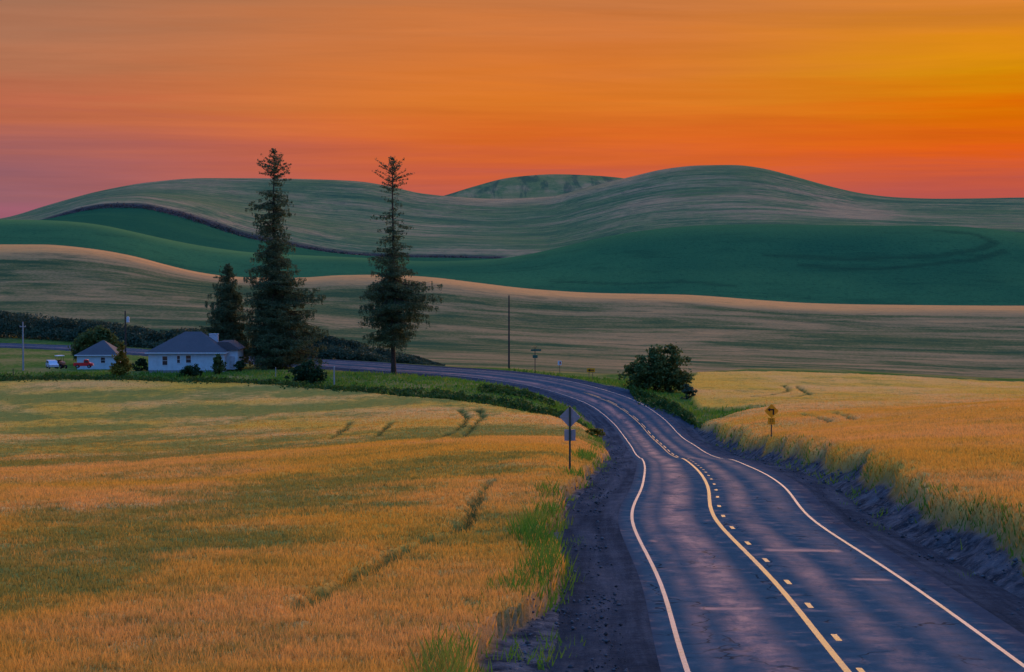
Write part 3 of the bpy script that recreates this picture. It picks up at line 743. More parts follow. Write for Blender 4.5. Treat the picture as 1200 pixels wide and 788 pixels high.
# weedy green along the ditch before the farm
pts = [P2(-150, 312, .6), P2(0, 316, .7), P2(120, 313, .8), P2(200, 308, .8), P2(300, 299, .9), P2(400, 287, .9), P2(480, 275, 1.0), P2(560, 262, 1.1), P2(620, 252, 1.2), P2(660, 243, 1.0), P2(688, 236, .6)]
v1, f1 = strip_leaves(pts, 26000, 1.0, 2.4, .28, 105, -.1)
pts = [P2(560, 282, .8), P2(610, 276, .9), P2(650, 268, .7)]
v2, f2 = strip_leaves(pts, 5000, 1.0, 2.5, .32, 106, -.1)
pts = [P2(740, 288, .8), P2(790, 266, 1.1), P2(815, 250, .8)]
v3, f3 = strip_leaves(pts, 9000, .9, 4.0, .36, 107, -.1)
V = np.concatenate([v1, v2, v3]); Fq = np.concatenate([f1, f2 + len(v1), f3 + len(v1) + len(v2)])
tag(mesh_np('weeds', V, Fq, foliage_material('weed leaves', (.016, .060, .014), (.070, .135, .022), .35)), kind='stuff')

# ------------------------------------------------------------------ trees
def tube_chain(mb, pts, radii, n=6):
    for a, b, r0, r1 in zip(pts[:-1], pts[1:], radii[:-1], radii[1:]): mb.tube(a, b, r0, r1, n, cap=False)
def conifer(label, px, d, base_row, top_row, prof, seed, leaves=1.0, group='tall conifers by the farmhouse', bare=0.0):
    """prof: (photo row, half width left, half width right, fullness) in photo pixels"""
    r = np.random.default_rng(seed); sc = d / F
    base = spot(px, d); root = empty('conifer_tree', base); tag(root, label, 'tree', group)
    H = (base_row - top_row) * sc
    pr = np.array(prof, float); hz = (base_row - pr[:, 0]) * sc
    o = np.argsort(hz); hz = hz[o]; pl = pr[o, 1] * sc; prr = pr[o, 2] * sc; pf = pr[o, 3]
    tk = MB(); N = 14
    pts = [Vector((math.sin(k * .7 + seed) * .10, math.cos(k * .9) * .10, H * k / N)) for k in range(N + 1)]
    rad = [max(.03, (.021 * H * .5) * (1 - k / N) ** .85 + .02) for k in range(N + 1)]; rad[0] *= 1.3
    tube_chain(tk, pts, rad, 9)
    LV, LS = [], []
    z = hz[0] + .2
    while z < H - .1:
        full = float(np.interp(z, hz, pf)); rel = z / H
        nb = max(2, int(round(2.2 + full * 4.8)))
        a0 = r.uniform(0, 2 * PI)
        for k in range(nb):
            az = a0 + 2 * PI * k / nb + r.normal(0, .35); c = math.cos(az)
            if rel < .86 and vnoise(np.array([z / 1.5]), np.array([az * .9 + seed]), seed)[0] < .34 - .20 * full: continue
            ext = float(np.interp(z, hz, prr if c > 0 else pl))
            oth = .5 * float(np.interp(z, hz, prr) + np.interp(z, hz, pl))
            L = max(.3, (ext * abs(c) + oth * (1 - abs(c))) * (r.uniform(.62, 1.02) if r.uniform() < .7 else r.uniform(1.0, 1.25)))
            top = max(0, (rel - .80) / .20)
            dr = -.30 * (1 - min(1, top * 1.6)) + .55 * min(1, top * 1.6) + r.normal(0, .17)
            zb = z + r.uniform(-.5, .5) * (1 if rel < .9 else .3); L *= 1.2
            m = max(3, int(L / .22))
            bp = [Vector((math.cos(az + .12 * math.sin(q)) * L * q / m, math.sin(az) * L * q / m, zb + L * (dr * (q / m) + (.20 if dr < 0 else 0) * (q / m) ** 2))) for q in range(m + 1)]
            r0 = .014 * L + .012
            tube_chain(tk, [bp[0], bp[m // 2], bp[m]], [r0, r0 * .6, .010], 4)
            for q in range(m + 1):
                u = q / m
                if u < .18 and r.uniform() < .6: continue
                side = (.10 + .36 * L * u * (1.15 - u) * 1.3) * (.6 + .4 * full)
                if r.uniform() < .30: continue
                cnt = int(r.poisson((7.5 + 10.0 * full) * leaves * (.45 + side * 1.3))); cs = r.normal(0, side * .8); side_ = .10 + .35 * side
                for _ in range(cnt):
                    w_ = cs + r.normal(0, side_); hang = abs(r.normal(0, .14 + .30 * full)) * (1 if dr < 0 else -.4)
                    ps = bp[q] + Vector((-math.sin(az) * w_ - math.cos(az) * abs(w_) * .5, math.cos(az) * w_ - math.sin(az) * abs(w_) * .5, -hang + r.normal(0, .05)))
                    LV.append(ps); LS.append(.30 if rel < .8 else .25)
        z += r.uniform(.38, .72) * (1.15 - .45 * full) * (1.0 if rel < .8 else .62)
    tk.build('trunk', MBARK, root)
    V, Fq = leaf_tris(np.array([tuple(v) for v in LV]), np.array(LS), flat=.2, droop=.4, asp=.5)
    mesh_np('crown', V, Fq, MCON, root)
    return root
conifer('tallest conifer, full dark crown with a ragged spire top, beside the white farmhouse', 322, 343, 430, 174,
        [(174, .5, .5, .5), (184, 8, 8, .35), (195, 14, 15, .4), (205, 20, 20, .45), (211, 17, 15, .4), (217, 13, 10, .35), (228, 23, 13, .55), (240, 22, 22, .5), (250, 25, 14, .55), (262, 22, 15, .6),
         (280, 16, 18, .7), (296, 24, 22, .75), (312, 24, 20, .8), (326, 27, 30, .85), (335, 28, 48, .85), (350, 27, 38, .95), (370, 30, 42, 1), (392, 30, 48, 1), (408, 32, 50, 1), (418, 26, 40, .9), (424, 10, 18, .5)], 4, 1.15)
conifer('conifer standing alone at the road edge, bare lower trunk and a bushy detached top', 461, 331, 436, 183,
        [(183, .5, .5, .5), (191, 7, 7, .2), (200, 15, 14, .25), (210, 20, 18, .25), (217, 21, 19, .25), (222, 14, 13, .15), (227, 8, 9, .08), (236, 15, 19, .2), (246, 25, 12, .25), (258, 13, 20, .25),
         (272, 14, 20, .5), (285, 20, 13, .55), (300, 24, 17, .65), (312, 20, 24, .7), (325, 27, 38, .8), (340, 31, 44, .85), (355, 33, 32, .85), (370, 30, 28, .85), (385, 28, 27, .8), (395, 26, 22, .6), (400, 12, 8, .2)], 9, 1.0)
conifer('short dense conifer tucked between the farmhouse roof and the tallest conifer', 267, 346, 430, 310,
        [(310, .5, .5, .7), (322, 7, 8, .9), (335, 15, 13, 1), (350, 22, 16, 1), (365, 21, 19, 1), (380, 24, 22, 1), (400, 25, 25, 1), (418, 22, 24, 1), (425, 8, 9, .6)], 13, 1.35)

def bush(name, label, cat, px, d, lobes, n, size, mat, stems=4, group=None, dz=0.0, trunk_r=.06):
    """lobes: (dx, dy, z, rx, ry, rz) metres from the base"""
    base = spot(px, d, dz); root = empty(name, base); tag(root, label, cat, group)
    vol = np.array([l[3] * l[4] * l[5] for l in lobes]); pick = rng.choice(len(lobes), n, p=vol / vol.sum())
    nc = max(20, n // 36); cl = rng.integers(0, nc, n); pick = pick[:nc]
    u = rng.normal(size=(nc, 3)); u /= np.linalg.norm(u, axis=1)[:, None]
    rr = rng.uniform(0.2, 1, nc) ** .5
    lob = np.array(lobes)[pick]
    bumpy = 1 + .55 * (fbm(u[:, 0] * 3 + pick * 5.1, u[:, 2] * 3 + u[:, 1] * 2.3, 121, 3) - .5) * 1.6
    P = lob[:, :3] + u * lob[:, 3:] * (rr * bumpy)[:, None]
    sg = .17 * np.minimum(lob[:, 3:].min(1), 2.2) * rng.uniform(.6, 1.3, nc)
    P = P[cl] + rng.normal(size=(n, 3)) * sg[cl][:, None] * np.array([1.15, 1.15, .8])
    P = P[P[:, 2] > .02]
    V, Fq = leaf_tris(P, size)
    mesh_np('foliage', V, Fq, mat, root)
    st = MB()
    for q in range(stems):
        l = lobes[q % len(lobes)]; a = q * 2.4
        p0 = Vector((math.cos(a) * .15, math.sin(a) * .15, -.05)); p2 = Vector((l[0] + math.cos(a) * l[3] * .4, l[1], l[2] + l[5] * .3)); p1 = (p0 + p2) * .5 + Vector((.1, .1, .1))
        tube_chain(st, [p0, p1, p2], [trunk_r, trunk_r * .7, trunk_r * .3], 5)
    st.build('stem', MBARK, root)
    return root
M = .1474  # metres per photo pixel at 330 m
bush('bush', 'big leafy dark bush growing where the road bends, beside the right wheat field', 'bush', 768, 300,
     [(-2.6, 0, 3.0, 2.2, 2.2, 2.2), (0, 0, 3.4, 3.0, 2.6, 3.0), (1.9, .3, 5.2, 2.4, 2.2, 2.3), (3.6, 0, 3.4, 2.0, 2.2, 2.6), (2.6, -.6, 1.8, 2.9, 2.4, 2.0), (-1.2, -.2, 1.6, 2.6, 2.2, 1.7), (.4, .4, 6.3, 1.3, 1.4, 1.0), (4.6, -.5, 1.2, 1.2, 1.3, 1.5)], 9000, .40, MBUSH, 7, trunk_r=.13)
bush('shrub', 'low grey green shrub at the right foot of the big roadside bush', 'shrub', 806, 287,
     [(0, 0, .9, .9, .9, 1.1), (.5, 0, .6, .8, .8, .8), (-.4, 0, 1.6, .5, .5, .7)], 900, .28, MSCR, 3)
bush('shrub', 'round dark shrub in the yard grass right of the tall conifers', 'shrub', 359, 300,
     [(0, 0, 1.5, 2.3, 2.0, 1.8), (-1.3, 0, 1.4, 1.5, 1.5, 1.4), (1.6, 0, 1.2, 1.5, 1.5, 1.3), (.3, 0, 2.5, 1.3, 1.2, 1.1)], 4500, .30, MLILAC, 5)
bush('shrub', 'low spreading green shrub in front of the farmhouse wall', 'shrub', 222, 319,
     [(0, 0, .9, 1.4, 1.2, 1.1), (-1.2, 0, .6, 1.0, 1.0, .8), (1.3, 0, .6, 1.1, 1.0, .8)], 2200, .28, MLILAC, 4)
bush('columnar_shrub', 'narrow upright clipped shrub against the right end of the farmhouse front', 'shrub', 255.5, 325,
     [(0, 0, 1.6, .95, .9, 1.6), (0, 0, .8, .95, .9, .9), (.1, 0, 2.6, .8, .8, .7)], 2600, .24, MBUSH, 3)
bush('shrub', 'golden green cone shaped shrub between the garage and the farmhouse', 'shrub', 142, 322,
     [(0, 0, 1.1, 1.55, 1.4, 1.4), (0, 0, 2.6, 1.15, 1.1, 1.3), (-.1, 0, 4.0, .8, .8, 1.1), (-.1, 0, 5.0, .45, .45, .7)], 3600, .28, MGOLD, 4)
bush('shade_tree', 'broad leafy tree rising behind the garage roof', 'tree', 115, 356,
     [(-2.2, 0, 3.4, 2.3, 2.2, 2.2), (0, 0, 4.4, 2.6, 2.4, 2.3), (2.4, 0, 3.2, 2.4, 2.2, 2.2), (.9, 0, 5.2, 1.8, 1.6, 1.2), (-3.2, 0, 2.2, 1.5, 1.5, 1.6), (3.4, 0, 2.2, 1.5, 1.4, 1.6)], 7000, .42, MBUSH, 6, trunk_r=.16)
bush('shrub', 'dark leafy shrub in the gap left of the farmhouse wall', 'shrub', 164, 336,
     [(-.5, 0, 1.3, .9, .8, 1.2), (.6, 0, 1.0, .9, .8, 1.0)], 1300, .28, MLILAC, 3)
bush('shrub', 'small dark shrub below the right wing of the farmhouse', 'shrub', 281, 331,
     [(0, 0, .9, .8, .8, 1.2), (.2, 0, 1.9, .5, .5, .7)], 1000, .26, MLILAC, 3)
bush('shrub', 'dark shrub hugging the foot of the tallest conifer', 'shrub', 324, 339,
     [(0, 0, 1.0, .9, .8, 1.2), (.3, 0, 1.8, .6, .6, .8)], 1200, .28, MLILAC, 3)
bush('shrub', 'small round green bush in the roadside weeds left of the bend', 'shrub', 700, 214,
     [(0, 0, .4, 1.0, 1.0, .6), (-.6, 0, .7, .6, .6, .6)], 900, .22, MGOLD, 2)

# ------------------------------------------------------------------ farm buildings
def siding(name, c):
    m, t, b = new_mat(name, rough=.7, spec=.25)
    p = t.node('ShaderNodeTexCoord').outputs['Object']
    sz = t.node('ShaderNodeSeparateXYZ'); t.put(sz.inputs[0], p)
    w = t.math('FRACT', t.math('MULTIPLY', sz.outputs[2], 5.5)); n = t.noise(p, 1.1, 5, .65)
    t.put(b.inputs['Base Color'], t.mix(t.step(n, .35, .75), (*c, 1), tuple(x * .82 for x in c)))
    t.put(b.inputs['Normal'], t.bump(w, .35, .03))
    return m
def shingle(name, c):
    m, t, b = new_mat(name, rough=.9, spec=.1)
    p = t.node('ShaderNodeTexCoord').outputs['Object']
    n = t.noise(t.mapping(p, (3, 3, 9)), 1.0, 4, .7); n2 = t.noise(p, .5, 3)
    t.put(b.inputs['Base Color'], t.mix(t.math('ADD', t.math('MULTIPLY', n, .6), t.math('MULTIPLY', n2, .4)), tuple(x * .65 for x in c), tuple(x * 1.35 for x in c)))
    t.put(b.inputs['Normal'], t.bump(n, .5, .05))
    return m
MSID = siding('white painted siding', (.58, .70, .78)); MROOF = shingle('grey shingles', (.115, .105, .115)); MTRIM = plain('white trim', (.68, .70, .74), .6, var=.08)
MGLASS = plain('dark window glass', (.028, .036, .048), .12, .6, var=.2); MFOUND = plain('concrete', (.25, .25, .25), .9, var=.2); MBRICK = plain('pale chimney render', (.50, .55, .62), .9, var=.15)
def hip_roof(mb, x0, x1, y0, y1, z0, h, rx0, rx1, th=.16, gable=False):
    ym = (y0 + y1) / 2
    v = [(x0, y0, z0), (x1, y0, z0), (x1, y1, z0), (x0, y1, z0), (rx0, ym, z0 + h), (rx1, ym, z0 + h)]
    lo = [(x, y, z - th) for x, y, z in v[:4]]
    mb.add(v + lo, [(0, 1, 5, 4), (1, 2, 5), (2, 3, 4, 5), (3, 0, 4), (0, 6, 7, 1), (1, 7, 8, 2), (2, 8, 9, 3), (3, 9, 6, 0), (6, 9, 8, 7)])
def window_part(root, x, y, z, w, h, axis='y'):
    """window in a wall facing -y at wall plane y"""
    fr = MB(); b = .09
    if axis == 'y':
        fr.box(x - w / 2 - b, x + w / 2 + b, y - .05, y + .04, z + h / 2, z + h / 2 + b); fr.box(x - w / 2 - b, x + w / 2 + b, y - .08, y + .04, z - h / 2 - b, z - h / 2)
        fr.box(x - w / 2 - b, x - w / 2, y - .05, y + .04, z - h / 2, z + h / 2); fr.box(x + w / 2, x + w / 2 + b, y - .05, y + .04, z - h / 2, z + h / 2)
        fr.box(x - w / 2, x + w / 2, y - .03, y + .03, z - .03, z + .03)
    else:
        fr.box(y - .04, y + .05, x - w / 2 - b, x + w / 2 + b, z + h / 2, z + h / 2 + b); fr.box(y - .04, y + .05, x - w / 2 - b, x + w / 2 + b, z - h / 2 - b, z - h / 2)
        fr.box(y - .04, y + .05, x - w / 2 - b, x - w / 2, z - h / 2, z + h / 2); fr.box(y - .04, y + .05, x + w / 2, x + w / 2 + b, z - h / 2, z + h / 2)
    f = fr.build('window', MTRIM, root)
    g = MB()
    if axis == 'y': g.box(x - w / 2, x + w / 2, y - .012, y + .02, z - h / 2, z + h / 2)
    else: g.box(y - .02, y + .012, x - w / 2, x + w / 2, z - h / 2, z + h / 2)
    g.build('pane', MGLASS, f)
hb = spot(218, 331); hz0 = float(zof(218, 434.5, 331))
house = empty('farmhouse', (hb.x, 331, hz0))
tag(house, 'white farmhouse with a grey hip roof, chimney and a small right wing below tall conifers', 'house')
x0, x1 = (173.5 - 218) * M, (262.5 - 218) * M; wh = 3.1; dp = 8.6
MB().box(x0, x1, 0, dp, 0, wh).build('wall', MSID, house)
MB().box(x0 - .02, x1 + .02, -.02, dp + .02, -1.2, .06).build('foundation', MFOUND, house)
rf = MB(); hip_roof(rf, x0 - .5, x1 + .35, -.5, dp + .5, wh + .05, 3.45, (212 - 218) * M, (231 - 218) * M)
roof = rf.build('roof', MROOF, house)
ev = MB(); ev.box(x0 - .52, x1 + .37, -.56, -.503, wh - .14, wh + .05); ev.box(x1 + .353, x1 + .41, -.56, dp + .5, wh - .14, wh + .05); ev.build('fascia', MTRIM, roof)
cx = (245 - 218) * M
chm = MB(); chm.box(cx - .75, cx + .75, 5.0, 6.1, wh + .9, wh + 2.95); chm.box(cx - .82, cx + .82, 4.93, 6.17, wh + 2.95, wh + 3.08); chm.build('chimney', MBRICK, roof)
# right wing set back
wx0, wx1 = x1 + .003, (275.5 - 218) * M
MB().box(wx0 - .6, wx1, 3.2, dp + 1.8, 0, wh + .25).build('wing_wall', MSID, house)
wr = MB(); wr.prism([(wx0 - 1.5, wh + .28), (wx1 + .35, wh + .28), (wx1 + .35, wh + .45), (wx0 + .4, wh + 1.75), (wx0 - 1.5, wh + 1.75)], 2.8, dp + 2.2); wr.build('wing_roof', MROOF, house)
window_part(house, (193 - 218) * M, 0, 1.72, .85, 1.5); window_part(house, (209 - 218) * M, 0, 1.95, .5, 1.25); window_part(house, (220.7 - 218) * M, 0, 2.0, .85, 1.25)
window_part(house, 2.0, x1, 1.75, .9, 1.3, 'x')
dr = MB(); dr.box(wx0 + .5, wx0 + 1.4, 3.14, 3.197, .25, 2.3); dd = dr.build('door', plain('pale door', (.42, .45, .50), .6), house); MB().tube((wx0 + 1.28, 3.13, 1.25), (wx0 + 1.28, 3.06, 1.25), .04).build('handle', MTRIM, dd)
# garage
gb = spot(112.5, 340); gz0 = float(zof(112.5, 430.5, 340)); Mg = 340 / F
gar = empty('garage', (gb.x, 340, gz0)); tag(gar, 'small white garage with a grey pyramid roof and one front window behind the red truck', 'garage')
a0, a1 = (90 - 112.5) * Mg, (136 - 112.5) * Mg; gh = 2.15
MB().box(a0, a1, 0, 6.5, -.6, gh).build('wall', MSID, gar)
rf = MB(); hip_roof(rf, a0 - .35, a1 + .4, -.4, 6.9, gh + .05, 2.45, (115.5 - 112.5) * Mg, (117.5 - 112.5) * Mg); r_ = rf.build('roof', MROOF, gar)
ev = MB(); ev.box(a0 - .36, a1 + .42, -.45, -.403, gh - .12, gh + .05); ev.build('fascia', MTRIM, r_)
window_part(gar, (120.5 - 112.5) * Mg, 0, 1.25, .75, .95)

# ------------------------------------------------------------------ vehicles
MRED = plain('red paint', (.75, .014, .022), .35, .5, var=.15); MTYRE = plain('tyre rubber', (.014, .014, .015), .9); MHUB = plain('wheel hub', (.30, .30, .32), .4, metal=.6)
MWCAR = plain('pale car paint', (.50, .56, .68), .3, .5, var=.08); MDARK = plain('dark machine metal', (.022, .024, .028), .5); MLAMP = plain('tail lamp red', (.35, .015, .012), .3)
MCANOPY = plain('white canopy', (.72, .72, .72), .6, var=.08); MORANGE = plain('faded orange hood', (.45, .16, .09), .5)
def wheel(root, x, y, r, w):
    o = MB().tube((x, y - w / 2, r), (x, y + w / 2, r), r, n=18).build('wheel', MTYRE, root)
    MB().tube((x, y - w / 2 - .015, r), (x, y + w / 2 + .015, r), r * .55, n=12).build('hub', MHUB, o)
def pickup():
    p = spot(97.5, 327); r = empty('pickup_truck', (p.x, 327, float(zof(97, 431.5, 327))), .12)
    tag(r, 'small red pickup truck parked in front of the garage', 'truck')
    L = 1.62; W = .75
    b = MB()   # body: bed walls, floor, cab lower, bonnet; outline in x,z
    b.prism([(-L, .38), (-1.25, .38), (-1.15, .62), (-.75, .62), (-.65, .38), (.70, .38), (.80, .62), (1.2, .62), (1.3, .38), (L, .42), (L + .02, .78), (1.05, .90), (.12, .92), (.12, .90), (-L, .90)], -W, W)
    b.build('body', MRED, r)
    c = MB(); c.prism([(.10, .92), (1.08, .90), (.92, 1.22), (.80, 1.45), (.26, 1.47), (.14, 1.38)], -W + .05, W - .05); cab = c.build('cab', MRED, r)
    for s in (-1, 1):
        g = MB(); yy = s * (W - .045); g.prism([(.22, .97), (.88, .95), (.78, 1.30), (.30, 1.36)], min(yy, yy + s * .012), max(yy, yy + s * .012)); g.build('side_window', MGLASS, cab)
        lp = MB(); lp.box(L, L + .04, s * .5 - .12, s * .5 + .12, .58, .72); lp.build('headlight', MTRIM, r)
        tl = MB(); tl.box(-L - .03, -L + .001, s * .6 - .06, s * .6 + .06, .55, .78); tl.build('tail_light', MLAMP, r)
    ws = MB(); ws.add([(1.085, -W + .12, .93), (1.085, W - .12, .93), (.835, W - .14, 1.42), (.835, -W + .14, 1.42)], [(0, 1, 2, 3)]); ws.build('windscreen', MGLASS, cab)
    bd = MB(); bd.box(-L + .08, .04, -W + .08, W - .08, .86, .915); bd.build('bed', MDARK, r)
    bp = MB(); bp.box(L + .02, L + .10, -W, W, .36, .5); bp.build('bumper', MHUB, r)
    for x in (-.95, 1.0):
        for y in (-W + .08, W - .08): wheel(r, x, y, .31, .2)
    return r
pickup()
def car():
    p = spot(61, 326); r = empty('parked_car', (p.x, 326, float(zof(61, 432, 326))), -1.15)
    tag(r, 'pale boxy car parked left of the tractor, seen mostly from behind', 'car')
    W = .78
    b = MB(); b.prism([(-1.75, .30), (-1.38, .30), (-1.25, .60), (-.85, .60), (-.72, .30), (.75, .30), (.88, .60), (1.28, .60), (1.4, .30), (1.8, .35), (1.82, .72), (.95, .88), (-1.78, .88)], -W, W); b.build('body', MWCAR, r)
    c = MB(); c.prism([(-1.74, .88), (.95, .88), (.42, 1.34), (-1.45, 1.40), (-1.66, 1.30)], -W + .06, W - .06); cab = c.build('cabin', MWCAR, r)
    for s in (-1, 1):
        yy = s * (W - .055); g = MB(); g.prism([(-1.5, .93), (.68, .93), (.36, 1.26), (-1.38, 1.31)], min(yy, yy + s * .012), max(yy, yy + s * .012)); g.build('side_window', MGLASS, cab)
        tl = MB(); tl.box(-1.80, -1.755, s * .62 - .08, s * .62 + .08, .58, .8); tl.build('tail_light', MLAMP, r)
        hl = MB(); hl.box(1.81, 1.85, s * .55 - .14, s * .55 + .14, .55, .68); hl.build('headlight', MTRIM, r)
    rg = MB(); rg.add([(-1.765, -.6, .93), (-1.765, .6, .93), (-1.69, .56, 1.27), (-1.69, -.56, 1.27)], [(0, 3, 2, 1)]); rg.build('rear_window', MGLASS, cab)
    bp = MB(); bp.box(-1.84, -1.76, -W + .02, W - .02, .28, .46); bp.build('bumper', MDARK, r)
    for x in (-1.05, 1.08):
        for y in (-W + .08, W - .08): wheel(r, x, y, .30, .19)
car()
def tractor():
    p = spot(70.5, 327); r = empty('tractor', (p.x, 327, float(zof(70, 432, 327))), -.9)
    tag(r, 'dark old tractor with a white canopy roof, between the pale car and red truck', 'tractor')
    b = MB(); b.box(-.55, .55, -.28, .28, .45, .85, .05); b.build('chassis', MDARK, r)
    h = MB(); h.prism([(.1, .80), (1.45, .72), (1.47, 1.05), (1.3, 1.20), (.1, 1.28)], -.26, .26); h.build('hood', MORANGE, r)
    st = MB(); st.box(-.62, -.18, -.25, .25, .95, 1.04, .02); st.box(-.66, -.58, -.25, .25, 1.0, 1.42, .02); st.build('seat', MDARK, r)
    for s in (-1, 1):
        fd = MB(); fd.prism([(-.95, .95), (.0, .95), (-.1, 1.16), (-.4, 1.3), (-.75, 1.25)], s * .55 - .14, s * .55 + .14); fd.build('mudguard', MORANGE, r)
        wheel(r, -.45, s * .56, .62, .30); wheel(r, 1.2, s * .46, .33, .18)
    c = MB(); c.box(-.95, .35, -.62, .62, 2.12, 2.24, .03); cn = c.build('canopy', MCANOPY, r)
    for x in (-.7, .18):
        for y in (-.5, .5): MB().tube((x, y, .9), (x, y, 2.13), .025).build('canopy_post', MDARK, r)
    MB().tube((.95, .12, 1.15), (.95, .12, 1.85), .035).build('exhaust', MDARK, r)
    sw = MB(); sw.tube((.12, 0, 1.2), (-.05, 0, 1.42), .02); sw.tube((-.04, 0, 1.40), (-.06, 0, 1.43), .19, n=14); sw.build('steering_wheel', MDARK, r)
tractor()

# ------------------------------------------------------------------ poles, posts and signs
MPOLE = plain('weathered pole wood', (.060, .052, .048), .9, .1, var=.3); MPALE = plain('pale grey pole wood', (.30, .32, .34), .85, var=.2); MSTEEL = plain('galvanised steel', (.34, .36, .38), .5, .5, metal=.4, var=.12)
MSB = plain('sign back aluminium', (.30, .31, .34), .45, .5, metal=.35, var=.1); MYS = plain('yellow sign sheet', (1.0, .34, .008), .5, .3, var=.05); MBLK = plain('black sign print', (.012, .012, .012), .6); MGS = plain('green sign sheet', (.015, .11, .075), .5)
MWS = plain('white sign sheet', (.66, .66, .66), .5, var=.08); MPOST = plain('dark green sign post', (.030, .050, .034), .6, .4, var=.2); MRS = plain('red sign print', (.45, .03, .03), .5)
MTRAN = plain('pale transformer paint', (.55, .62, .70), .5, var=.1)
def pole(label, px, d, hpx, mat, arm=0.0, trans=False):
    p = spot(px, d); r = empty('utility_pole', p); tag(r, label, 'utility pole', 'utility poles along the road'); H = hpx * d / F
    k = MB(); k.tube((0, 0, -.3), (0, 0, H), .17, .11, 10); k.build('pole', mat, r)
    if arm:
        a = MB(); a.box(-arm, arm, -.17, -.112, H - .9, H - .78); ar = a.build('crossarm', mat, r)
        for x in (-arm * .85, 0, arm * .85): MB().tube((x, -.14, H - .78), (x, -.14, H - .62), .05).build('insulator', MSTEEL, ar)
    if trans:
        t = MB(); t.tube((.48, 0, H - 2.0), (.48, 0, H - 1.1), .27, n=12); t.tube((.48, 0, H - 1.1), (.48, 0, H - 1.02), .2, .08, n=12); tr = t.build('transformer', MTRAN, r)
        MB().box(.1, .25, -.04, .04, H - 1.6, H - 1.5).build('bracket', MSTEEL, tr)
    return r
pole('tall bare dark utility pole standing in grass on the far side of the bend', 596.5, 332, 88, MPOLE)
pole('dark utility pole with a pale transformer, rising between garage and farmhouse', 147, 333, 72, MPOLE, trans=True)
pole('pale weathered utility pole in the grass at the far left of the farmyard', 27, 336, 57, MPALE, arm=.55)
def post(px, d, h, r_, mat, label, name='fence_post', group='thin fence posts round the farmyard'):
    p = spot(px, d); o = MB(); o.tube((0, 0, -.2), (0, 0, h), r_, r_ * .9, 8); o.tube((0, 0, h), (0, 0, h + .06), r_ * .9, r_ * .4, 8)
    q = o.build(name, mat); q.location = p; tag(q, label, 'post', group); return q
post(391.5, 297, 3.0, .12, MPALE, 'tall pale post in the grass right of the round dark shrub', 'post', None)
post(323, 318, 1.5, .06, MPALE, 'thin fence post in the yard below the tallest conifer')
post(15, 322, 1.3, .07, MPOLE, 'short dark fence post at the far left edge of the yard')
post(375, 300, 1.6, .06, MPALE, 'thin fence post just right of the round dark shrub')
def diamond(mb, s, z, y0, y1, c=.06):
    h = s / math.sqrt(2); pts = []
    for a, b in (((0, -h), (h, 0)), ((h, 0), (0, h)), ((0, h), (-h, 0)), ((-h, 0), (0, -h))):
        for u in (c, 1 - c): pts.append((a[0] + (b[0] - a[0]) * u, a[1] + (b[1] - a[1]) * u + z))
    mb.prism(pts, y0, y1)
def text_part(name, s, size, mat, parent, loc, rot=(PI / 2, 0, 0)):
    c = bpy.data.curves.new(name, 'FONT'); c.body = s; c.size = size; c.align_x = 'CENTER'; c.align_y = 'CENTER'; c.extrude = .002
    o = bpy.data.objects.new(name, c); COL.objects.link(o)
    dg = bpy.context.evaluated_depsgraph_get(); me = bpy.data.meshes.new_from_object(o.evaluated_get(dg)); me.name = name
    bpy.data.objects.remove(o); me.materials.append(mat)
    q = bpy.data.objects.new(name, me); COL.objects.link(q); q.parent = parent; q.location = loc; q.rotation_euler = rot
    return q
# left sign: its back faces us
p = spot(668, 97); d = 97; k = d / F
sb = empty('road_sign', p, -.08); tag(sb, 'grey back of a diamond sign and small square plaque on a dark post, left verge', 'road sign')
H = (570 - 493) * k
z_d = (570 - 505) * k; z_q = (570 - 526.5) * k
q = MB(); q.box(-.05, .05, -.05, .05, -.4, H + .02, .008); q.build('post', MPOST, sb)
q = MB(); diamond(q, 25.5 * k / math.sqrt(2), z_d, .055, .075); pn = q.build('sign_panel', MSB, sb)
q = MB(); q.box(-11.5 * k, 11.5 * k, .04, .0545, z_d - .02, z_d + .02); q.build('brace', MSTEEL, pn)
q = MB(); q.box(-6.6 * k, 6.6 * k, .055, .075, z_q - 6.6 * k, z_q + 6.6 * k, .008); q.build('plaque', MSB, sb)
# right sign: turn arrow and speed plaque
d = 160; k = d / F; p = spot(904.5, d)
sr = empty('road_sign', p, .05); tag(sr, 'yellow diamond sign with black left turn arrow and small plaque beside the right field', 'road sign')
H = (518 - 478) * k; zc = (518 - 485.5) * k; zq = (518 - 497.5) * k
q = MB(); q.box(-.045, .045, -.03, .03, -.5, H - .1, .006); q.build('post', MPOLE, sr)
q = MB(); diamond(q, 17.0 * k / math.sqrt(2), zc, -.055, -.035); pn = q.build('sign_panel', MYS, sr)
q = MB(); y0, y1 = -.062, -.056
q.prism([(.10, zc - .32), (.22, zc - .32), (.22, zc + .17), (.10, zc + .17)], y0, y1)
q.prism([(-.12, zc + .05), (.10, zc + .05), (.10, zc + .17), (-.12, zc + .17)], y0, y1)
q.prism([(-.36, zc + .11), (-.12, zc - .06), (-.12, zc + .28)], y0, y1); q.build('turn_arrow', MBLK, pn)
q = MB(); q.box(-4.3 * k, 4.3 * k, -.055, -.035, zq - 4.0 * k, zq + 4.0 * k, .008); pq = q.build('plaque', MYS, sr)
text_part('lettering', '35', .36, MBLK, pq, (0, -.058, zq + .06)); text_part('lettering', 'MPH', .14, MBLK, pq, (0, -.058, zq - .17))
